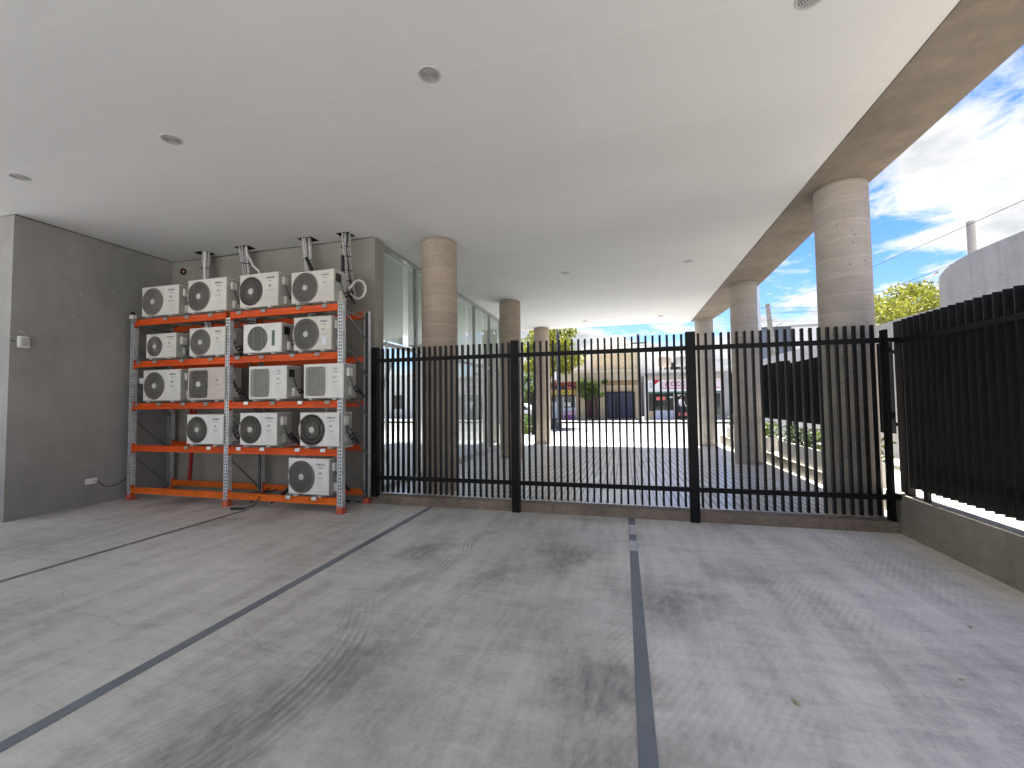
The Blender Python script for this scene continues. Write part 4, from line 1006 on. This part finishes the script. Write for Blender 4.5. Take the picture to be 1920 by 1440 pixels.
tree('tree', 'small dense green tree beside the white house at far left', (-6.9, 31.0, .13), 1.5, ((0, 0, 2.2), (.9, .9, 1.2)), 2200, 'leaf_green', 15)
tree('tree', 'rounded tree in the street beyond the far left of the shops', (-11.5, 33.0, .13), 2.4, ((0, 0, 4.2), (2.6, 2.2, 2.0)), 3500, 'leaf_green', 18)
# hedge by the pavement
q = bush_mb(2400, (-.55, .42), (-.6, .6), 0.02, .95, 31, (.06, .12)); tag(q.build('hedge', 'leaf_green', None, False, (-4.95, 20.6, 0), False), 'low leafy hedge by the pavement beyond the patio', 'hedge')

# ================================================================== STREET FURNITURE
t = thing('lamp_post', 'dark grey lamp post on the pavement right of the farthest left column', 'lamp post', (-3.5, 23.2, 0))
q = MB(); q.lathe([(.16, 0), (.15, .35), (.10, .45), (.09, 5.2), (.06, 5.4)], 16); q.build('pole', 'steel_grey', t, True)
q = MB(); q.tube([(0, 0, 5.3), (.0, -.5, 5.6), (0, -1.0, 5.65)], .04, 8); q.build('arm', 'steel_grey', t, True)
q = MB(); q.bbox(-.13, .13, -1.5, -.95, 5.58, 5.70, .03); q.build('lantern', 'steel_grey', t)
q = MB(); q.bbox(-.26, -.10, -.06, .06, 2.75, 3.2, .01); q.build('control_box', 'white_plastic', t)
t = thing('info_post', 'slim black post standing next to the hedge', 'post', (-4.25, 20.0, 0))
q = MB(); q.bbox(-.09, .09, -.06, .06, 0, 1.98, .01); q.build('body', 'black_metal', t)
q = MB(); q.bbox(-.12, .12, -.09, .09, 0, .05, .008); q.build('base', 'black_metal', t)
t = thing('litter_bin', 'small dark litter bin standing beside the lamp post', 'bin', (-4.02, 24.4, 0))
q = MB(); q.lathe([(.16, 0), (.20, .08), (.23, .50), (.24, .52), (.21, .50), (.17, .1)], 18); q.build('body', 'steel_grey', t, True)
q = MB(); q.tube([(.24*math.cos(a*PI/8), .24*math.sin(a*PI/8), .52) for a in range(16)], .014, 6, True); q.build('rim', 'black_metal', t)
t = thing('utility_pole', 'brown timber pole between the cream house and the right shop', 'pole', (1.05, 31.6, .13))
q = MB(); q.tube([(0, 0, 0), (-.02, 0, 6.2)], [.13, .10], 12); q.build('pole', 'timber_pole', t, True)
q = MB(); q.bbox(-.45, .45, -.05, .05, 5.5, 5.6, .01); q.build('crossarm', 'timber_pole', t)
t = thing('meter_pillar', 'pale meter pillar with pipes beside the timber pole', 'pillar', (1.55, 32.2, .13))
q = MB(); q.bbox(-.2, .12, -.12, .12, 0, 3.0, .01); q.build('body', 'grey_wall', t)
q = MB(); q.tube([(.02, -.15, 0), (.02, -.15, 3.3)], .04, 8); q.tube([(-.1, -.15, 0), (-.1, -.15, 3.1), (-.2, -.15, 3.3)], .03, 8); q.build('pipe', 'white_plastic', t, True)
t = thing('utility_pole', 'whitish weathered pole leaning slightly behind the louvre screens', 'pole', (9.35, 30.0, 0))
q = MB(); q.tube([(0, 0, 0), (-.18, 0, 4.2), (-.42, 0, 7.6)], [.2, .17, .13], 12); q.build('pole', 'utility_white', t, True)
q = MB(); q.tube([(-.2, 0, 6.0), (.35, 0, 6.35), (.3, 0, 6.0)], .02, 6); q.build('bracket', 'steel_grey', t)
t = thing('street_light', 'thin tall grey street light pole next to the second right column', 'street light', (8.45, 30.0, 0))
q = MB(); q.tube([(0, 0, 0), (0, 0, 9.5)], [.10, .06], 10); q.build('pole', 'galv', t, True)
q = MB(); q.tube([(0, 0, 9.4), (-.4, 0, 9.9), (-1.3, 0, 10.0)], .03, 8); q.build('arm', 'galv', t, True)
q = MB(); q.bbox(-1.8, -1.2, -.12, .12, 9.92, 10.05, .03); q.build('lantern', 'galv', t)
def cable(a, b, sag, label, r=.012):
    a, b = Vector(a), Vector(b); pts = []
    for k in range(13):
        f_ = k/12; p = a.lerp(b, f_); p.z -= sag*4*f_*(1-f_); pts.append(p)
    q = MB(); q.tube(pts, r, 5); tag(q.build('overhead_cable', 'wire'), label, 'cable', 'overhead cables across the street')
cable((8.9, 30, 7.0), (30, 26, 7.6), .5, 'upper overhead cable running right from the whitish pole')
cable((8.9, 30, 6.5), (30, 27, 6.9), .6, 'lower overhead cable running right from the whitish pole')
cable((8.45, 30, 8.0), (-30, 31, 8.6), .9, 'long overhead cable crossing above the shops')
cable((1.05, 31.6, 5.7), (-25, 31.6, 5.2), .6, 'cable from the timber pole passing the cream house')
cable((1.05, 31.6, 5.5), (8.9, 30, 6.2), .5, 'cable between the timber pole and the whitish pole')
cable((7.28, 11.2, 4.6), (8.9, 30, 7.2), .5, 'thin cable from the concrete post towards the street', .006)
cable((7.0, 3.0, 4.9), (7.2, 30, 7.0), .4, 'thin cable sagging behind the boundary wall', .006)
cable((8.45, 30, 7.4), (24, 32, 9.4), .8, 'highest overhead cable running right from the thin light pole')

# ================================================================== BUILDINGS ACROSS THE STREET
Y0 = 33.0
t = thing('cream_house', 'cream house with flat band, dark garage gate and small corner shop', 'house', (-2.3, Y0, .13))
def hb(x0, x1, y0, y1, z0, z1, name, m, parent=None, bv=0):
    q = MB(); X = 2.3; a = (x0+X, x1+X, y0, y1, z0-.13, z1-.13)
    (q.bbox(*a, bv) if bv else q.box(*a)); return q.build(name, m, parent or t)
hb(-6.4, 1.0, .6, 8, .13, 3.06, 'wall', 'cream')
hb(-6.5, 1.03, -.25, .9, 3.08, 3.68, 'canopy', 'cream'); hb(-6.55, 1.06, -.32, 1.0, 3.69, 3.93, 'parapet', 'cream_light')
hb(-2.45, 1.0, .9, 8, 3.94, 5.10, 'upper_wall', 'siding'); hb(-2.55, 1.05, .8, 8.1, 5.11, 5.22, 'roof_edge', 'cream_light')
hb(-1.35, .95, .42, .58, 2.62, 2.72, 'awning_bar', 'cream_light'); hb(-1.4, 1.0, .45, .6, 2.73, 3.06, 'canopy_shade', 'cream_shade')  # dark brown strip paints the shade under the canopy
hb(-1.32, -1.26, .40, .59, .2, 2.16, 'gate_frame', 'gate_frame'); hb(.70, .76, .40, .59, .2, 2.16, 'gate_frame', 'gate_frame'); hb(-1.32, .76, .40, .59, 2.16, 2.24, 'gate_frame', 'gate_frame')
g_ = hb(-1.26, .70, .50, .58, .2, 2.16, 'gate', 'gate_blue')
for k in range(12): hb(-1.2+k*.165, -1.185+k*.165, .46, .5, .25, 2.12, 'gate_bar', 'gate_frame', None)
hb(-.72, -.56, .47, .5, .2, 2.14, 'gate_gap', 'gate_frame')
hb(-2.92, -2.03, .50, .59, .18, 2.2, 'door', 'wine')
for k in range(5): hb(-2.88+k*.17, -2.865+k*.17, .47, .5, .2, 2.16, 'door_plank', 'gate_frame')
# corner shop
hb(-5.75, -3.70, .44, .59, .15, 1.95, 'shop_window', 'shop_glass')
for x in (-5.75, -5.2, -4.72, -3.74): hb(x, x+.05, .40, .44, .15, 1.95, 'window_frame', 'sign_white')
hb(-4.67, -3.75, .36, .40, .15, .45, 'poster', 'purple'); hb(-4.67, -3.75, .36, .40, .46, .78, 'poster', 'pinkish'); hb(-4.60, -4.1, .36, .40, 1.15, 1.45, 'poster', 'sign_white'); hb(-4.67, -3.75, .36, .40, .80, 1.05, 'poster', 'pale_blue'); hb(-5.70, -5.2, .36, .40, .2, 1.5, 'poster', 'pale_blue')
hb(-5.75, -3.70, .30, .43, 2.00, 2.06, 'sign_edge', 'shop_dark')
ys = hb(-5.75, -3.70, .28, .40, 2.07, 2.44, 'yellow_sign', 'yellow_sign')
hb(-5.75, -3.70, .32, .42, 2.52, 2.78, 'dark_sign', 'shop_dark'); hb(-5.75, -3.70, .30, .42, 2.80, 3.04, 'red_sign', 'red_sign')
q = MB(); add_text(q, 'KIOSCO', .26, -2.4, .275, 2.02, True); q.build('lettering', 'shop_dark', t, fix=False)
q = MB(); add_text(q, 'K', .34, -3.2, .29, 2.36, True); add_text(q, 'MAT', .34, -1.85, .29, 2.36, True); q.build('lettering', 'pale_red', t, fix=False)
# pale gabled house behind
t = thing('gabled_house', 'white gabled roof rising behind the cream house', 'house', (-.9, 41, .13))
q = MB(); q.box(-4.6, 4.2, 0, 8, 0, 5.7); q.build('wall', 'white_wall', t)
q = MB(); q.prism([(-4.9, 5.7), (4.5, 5.7), (1.6, 6.9), (.4, 7.6), (-.2, 7.6), (-1.7, 6.9)], -.3, 8.3, 'xz'); q.build('roof', 'roof_pale', t)
# right hand shop
t = thing('corner_shop', 'right hand shop with red and white sign fascia and dark display window', 'shop', (3.5, Y0, .13))
def sb(x0, x1, y0, y1, z0, z1, name, m, parent=None):
    q = MB(); q.box(x0-3.5, x1-3.5, y0, y1, z0-.13, z1-.13); return q.build(name, m, parent or t)
sb(1.70, 12.0, .5, 9, .13, 3.6, 'wall', 'grey_wall'); sb(1.66, 12.1, .40, 9.1, 3.61, 3.80, 'roof_edge', 'white_wall')
fa = sb(1.72, 6.8, .05, .5, 2.18, 3.06, 'fascia', 'sign_white'); sb(1.72, 6.8, .02, .5, 2.08, 2.17, 'awning_trim', 'teal_trim'); sb(1.72, 6.8, .1, .5, 3.07, 3.34, 'fascia_top', 'tan_wall')
q = MB(); q.prism([(2.05-3.5, 3.05), (2.62-3.5, 3.05), (2.1-3.5, 2.62)], .035, .049, 'xz'); q.build('sign_triangle', 'crimson', t, False, (0, 0, -.13))
q = MB(); q.box(2.66-3.5, 6.7-3.5, .036, .049, 2.34-.13, 2.98-.13); q.build('sign_panel', 'sign_pink', t)
q = MB(); add_text(q, '£ OCC I', .46, 3.72-3.5, .03, 2.58-.13, True); q.box(2.72-3.5, 6.6-3.5, .028, .035, 2.40-.13, 2.44-.13); q.build('lettering', 'sign_letter', t, fix=False)
q = MB(); q.tube([(1.82-3.5, .04, 2.7), (1.95-3.5, .04, 2.62), (1.85-3.5, .04, 2.5), (2.0-3.5, .04, 2.42), (1.86-3.5, .04, 2.34)], .03, 6); q.build('emblem', 'steel_grey', t)
sb(1.76, 2.16, .44, .49, .75, 2.04, 'side_window', 'shop_glass'); sb(1.75, 2.14, .42, .49, .13, .72, 'low_panel', 'cream')
sb(2.18, 3.50, .44, .49, .80, 2.06, 'display_window', 'shop_glass'); sb(2.18, 3.50, .36, .49, .13, .78, 'counter', 'counter')
sb(2.30, 2.95, .41, .435, 1.55, 1.80, 'poster', 'pale_red'); sb(3.2, 3.46, .41, .435, 1.7, 1.82, 'poster', 'pale_blue')
sb(3.52, 3.68, .38, .49, .13, 2.06, 'door_post', 'white_wall'); sb(3.70, 4.60, .44, .49, .14, 2.06, 'doorway', 'shop_dark'); sb(3.8, 4.3, .40, .43, 1.84, 1.96, 'poster', 'sign_white')
sb(4.62, 4.80, .38, .49, .13, 2.06, 'door_post', 'white_wall'); sb(4.9, 6.7, .44, .49, .5, 2.0, 'display_window', 'shop_glass')
t = thing('display_crate', 'low red and white crate at the shop doorway', 'crate', (4.12, 32.9, .13))
q = MB(); q.bbox(-.32, .32, -.2, .2, 0, .28, .02); q.build('body', 'shop_dark', t); q = MB(); q.bbox(-.34, .34, -.22, .22, .28, .50, .02); q.build('top', 'pale_red', t)
for x, lb, m in ((3.2, 'tan rooftop water tank, left of the two above the right shop', 'tank_tan'), (4.5, 'grey rooftop water tank above the right shop doorway', 'grey_wall')):
    t = thing('water_tank', lb, 'water tank', (x, 36.2, 3.8), 0)
    q = MB(); q.lathe([(.46, .45), (.50, .5), (.50, 1.15), (.44, 1.28), (.2, 1.42), (.16, 1.5), (.001, 1.5)], 20); q.build('tank', m, t, True)
    q = MB()
    for a in range(4): q.bar((.35*math.cos(a*PI/2+.78), .35*math.sin(a*PI/2+.78), 0), (.35*math.cos(a*PI/2+.78), .35*math.sin(a*PI/2+.78), .47), .05)
    q.build('stand', 'steel_grey', t)
def block(name, label, x0, x1, y0, y1, h, m, rows=1, cols=4, roof='white_wall', winm='shop_glass'):
    t = thing(name, label, 'building', ((x0+x1)/2, y0, 0)); w_ = (x1-x0)/2
    q = MB(); q.box(-w_, w_, 0, y1-y0, 0, h); q.build('wall', m, t)
    q = MB(); q.box(-w_-.08, w_+.08, -.08, y1-y0, h+.002, h+.2); q.build('roof', roof, t)
    for r_ in range(rows):
        for c in range(cols):
            cx = -w_+(c+.5)*2*w_/cols; z = 1.0+r_*2.9
            q = MB(); q.box(cx-.55, cx+.55, -.06, -.001, z-.08, z+1.38); f_ = q.build('window', roof, t)
            q = MB(); q.box(cx-.47, cx+.47, -.075, -.061, z, z+1.3); q.build('pane', winm, f_)
block('white_house', 'white and pale blue house at the far left of the street', -15.5, -6.6, 35, 44, 4.2, 'pale_blue', 1, 4)
block('apartment_block', 'pale upper building far behind the right shop', 4.2, 8.2, 44, 54, 6.6, 'white_wall', 2, 3)
block('grey_block', 'dark blue grey building behind the whitish pole', 10.6, 12.9, 38.2, 46, 7.15, 'navy_grey', 0, 1, 'steel_grey')
block('white_block', 'white wall building right of the dark blue grey one', 12.99, 17.5, 38.0, 46, 7.2, 'white_wall', 0, 1, 'grey_wall')
block('low_house', 'low white house far left beyond the trees', -34, -16.2, 36, 46, 4.0, 'white_wall', 1, 6)
block('low_house', 'low cream house far right beyond the boundary wall', 18.2, 32, 35, 46, 4.5, 'cream', 1, 5)

# person in the shop doorway, standing and turned sideways
t = thing('person', 'person in white top and dark trousers standing in the shop doorway', 'person', (3.95, 32.45, .13), R(35))
def skin_body(name, chains, m, parent, sub=1):
    me = bpy.data.meshes.new(name); vs, es, rs_ = [], [], []; idx = {}
    for ch in chains:
        prev = None
        for p, r_ in ch:
            k = tuple(round(c, 4) for c in p)
            if k not in idx: idx[k] = len(vs); vs.append(p); rs_.append(r_)
            if prev is not None: es.append((prev, idx[k]))
            prev = idx[k]
    me.from_pydata(vs, es, []); o = bpy.data.objects.new(name, me); COL.objects.link(o)
    md = o.modifiers.new('s', 'SKIN'); 
    for i, v in enumerate(me.skin_vertices[0].data): v.radius = (rs_[i], rs_[i]*.85 if i else rs_[i]*.8); v.use_root = (i == 0)
    o.modifiers.new('u', 'SUBSURF').levels = sub; o.modifiers[1].render_levels = sub
    dg = bpy.context.evaluated_depsgraph_get(); me2 = bpy.data.meshes.new_from_object(o.evaluated_get(dg)); bpy.data.objects.remove(o)
    me2.materials.clear()
    for mm in ([m] if isinstance(m, str) else m): me2.materials.append(MT[mm])
    me2.polygons.foreach_set('use_smooth', [True]*len(me2.polygons)); o = bpy.data.objects.new(name, me2); COL.objects.link(o); o.parent = parent; return o
hip = (0, 0, .93)
body = [[(hip, .15), ((0, 0, 1.1), .14), ((0, 0, 1.28), .165), ((0, 0, 1.42), .12), ((0, 0, 1.50), .055), ((0, -.015, 1.58), .085), ((0, -.015, 1.68), .09), ((0, -.01, 1.74), .05)]]
for s_ in (-1, 1):
    body.append([(hip, .15), ((s_*.09, 0, .85), .095), ((s_*.10, -.02, .50), .062), ((s_*.11, .03, .10), .042), ((s_*.11, -.06, .04), .04), ((s_*.11, -.13, .03), .03)])
    e = (s_*.24, -.02, 1.12); hnd = (s_*.20, -.20, .98)
    body.append([((0, 0, 1.42), .12), ((s_*.18, 0, 1.40), .062), (e, .042), (hnd, .028), ((s_*.195, -.25, .96), .032)])
bo = skin_body('body', body, ['skin', 'shirt_white', 'trousers_dark'], t)
for p in bo.data.polygons:
    z, x = p.center.z, abs(p.center.x)
    p.material_index = 1 if (.95 < z < 1.47 and not (x > .19 and z < 1.10)) else (2 if z <= .95 and not (x > .16 and z > .8) else 0)
rs_h = random.Random(5)
q = MB(); q.lathe([(.001, 1.80), (.06, 1.785), (.098, 1.73), (.104, 1.66), (.09, 1.60)], 16, (0, .015, 0)); q.build('hair', 'hair', t, True)

# white car parked at the far left
t = thing('parked_car', 'white car parked along the kerb at far left behind the hedge', 'car', (-7.35, 28.6, 0), 0)
prof = [(-2.1, .35), (-2.12, .72), (-1.9, .88), (-1.35, .95), (-.75, 1.40), (.75, 1.44), (1.35, 1.0), (1.95, .90), (2.1, .70), (2.1, .35)]
q = MB(); q.prism(prof, -.82, .82, 'xz'); q.build('body', 'car_white', t, False)
for s_ in (-1, 1):
    y_ = .823*s_
    for pl in ([(-1.15, .98), (-.68, 1.33), (-.05, 1.35), (-.05, .98)], [(.03, .98), (.03, 1.35), (.7, 1.36), (1.12, 1.02)]):
        q = MB(); q.prism(pl, min(y_, y_+.006*s_), max(y_, y_+.006*s_), 'xz'); q.build('window', 'car_glass', t)
    for x in (-1.3, 1.3):
        q = MB(); q.lathe([(.31, -.09), (.33, -.05), (.33, .05), (.31, .09)], 20, (x, .80*s_, .32), 'y'); w_ = q.build('wheel', 'tyre', t, True)
        q = MB(); q.lathe([(.2, -.1), (.2, .1)], 16, (x, .80*s_, .32), 'y'); q.build('rim', 'galv', w_, True)
for y_ in (-.6, .6):
    q = MB(); q.bbox(2.08, 2.13, y_-.14, y_+.14, .68, .80, .02); q.build('tail_light', 'lamp_red', t)
    q = MB(); q.bbox(-2.15, -2.09, y_-.15, y_+.15, .62, .74, .02); q.build('headlight', 'sign_white', t)
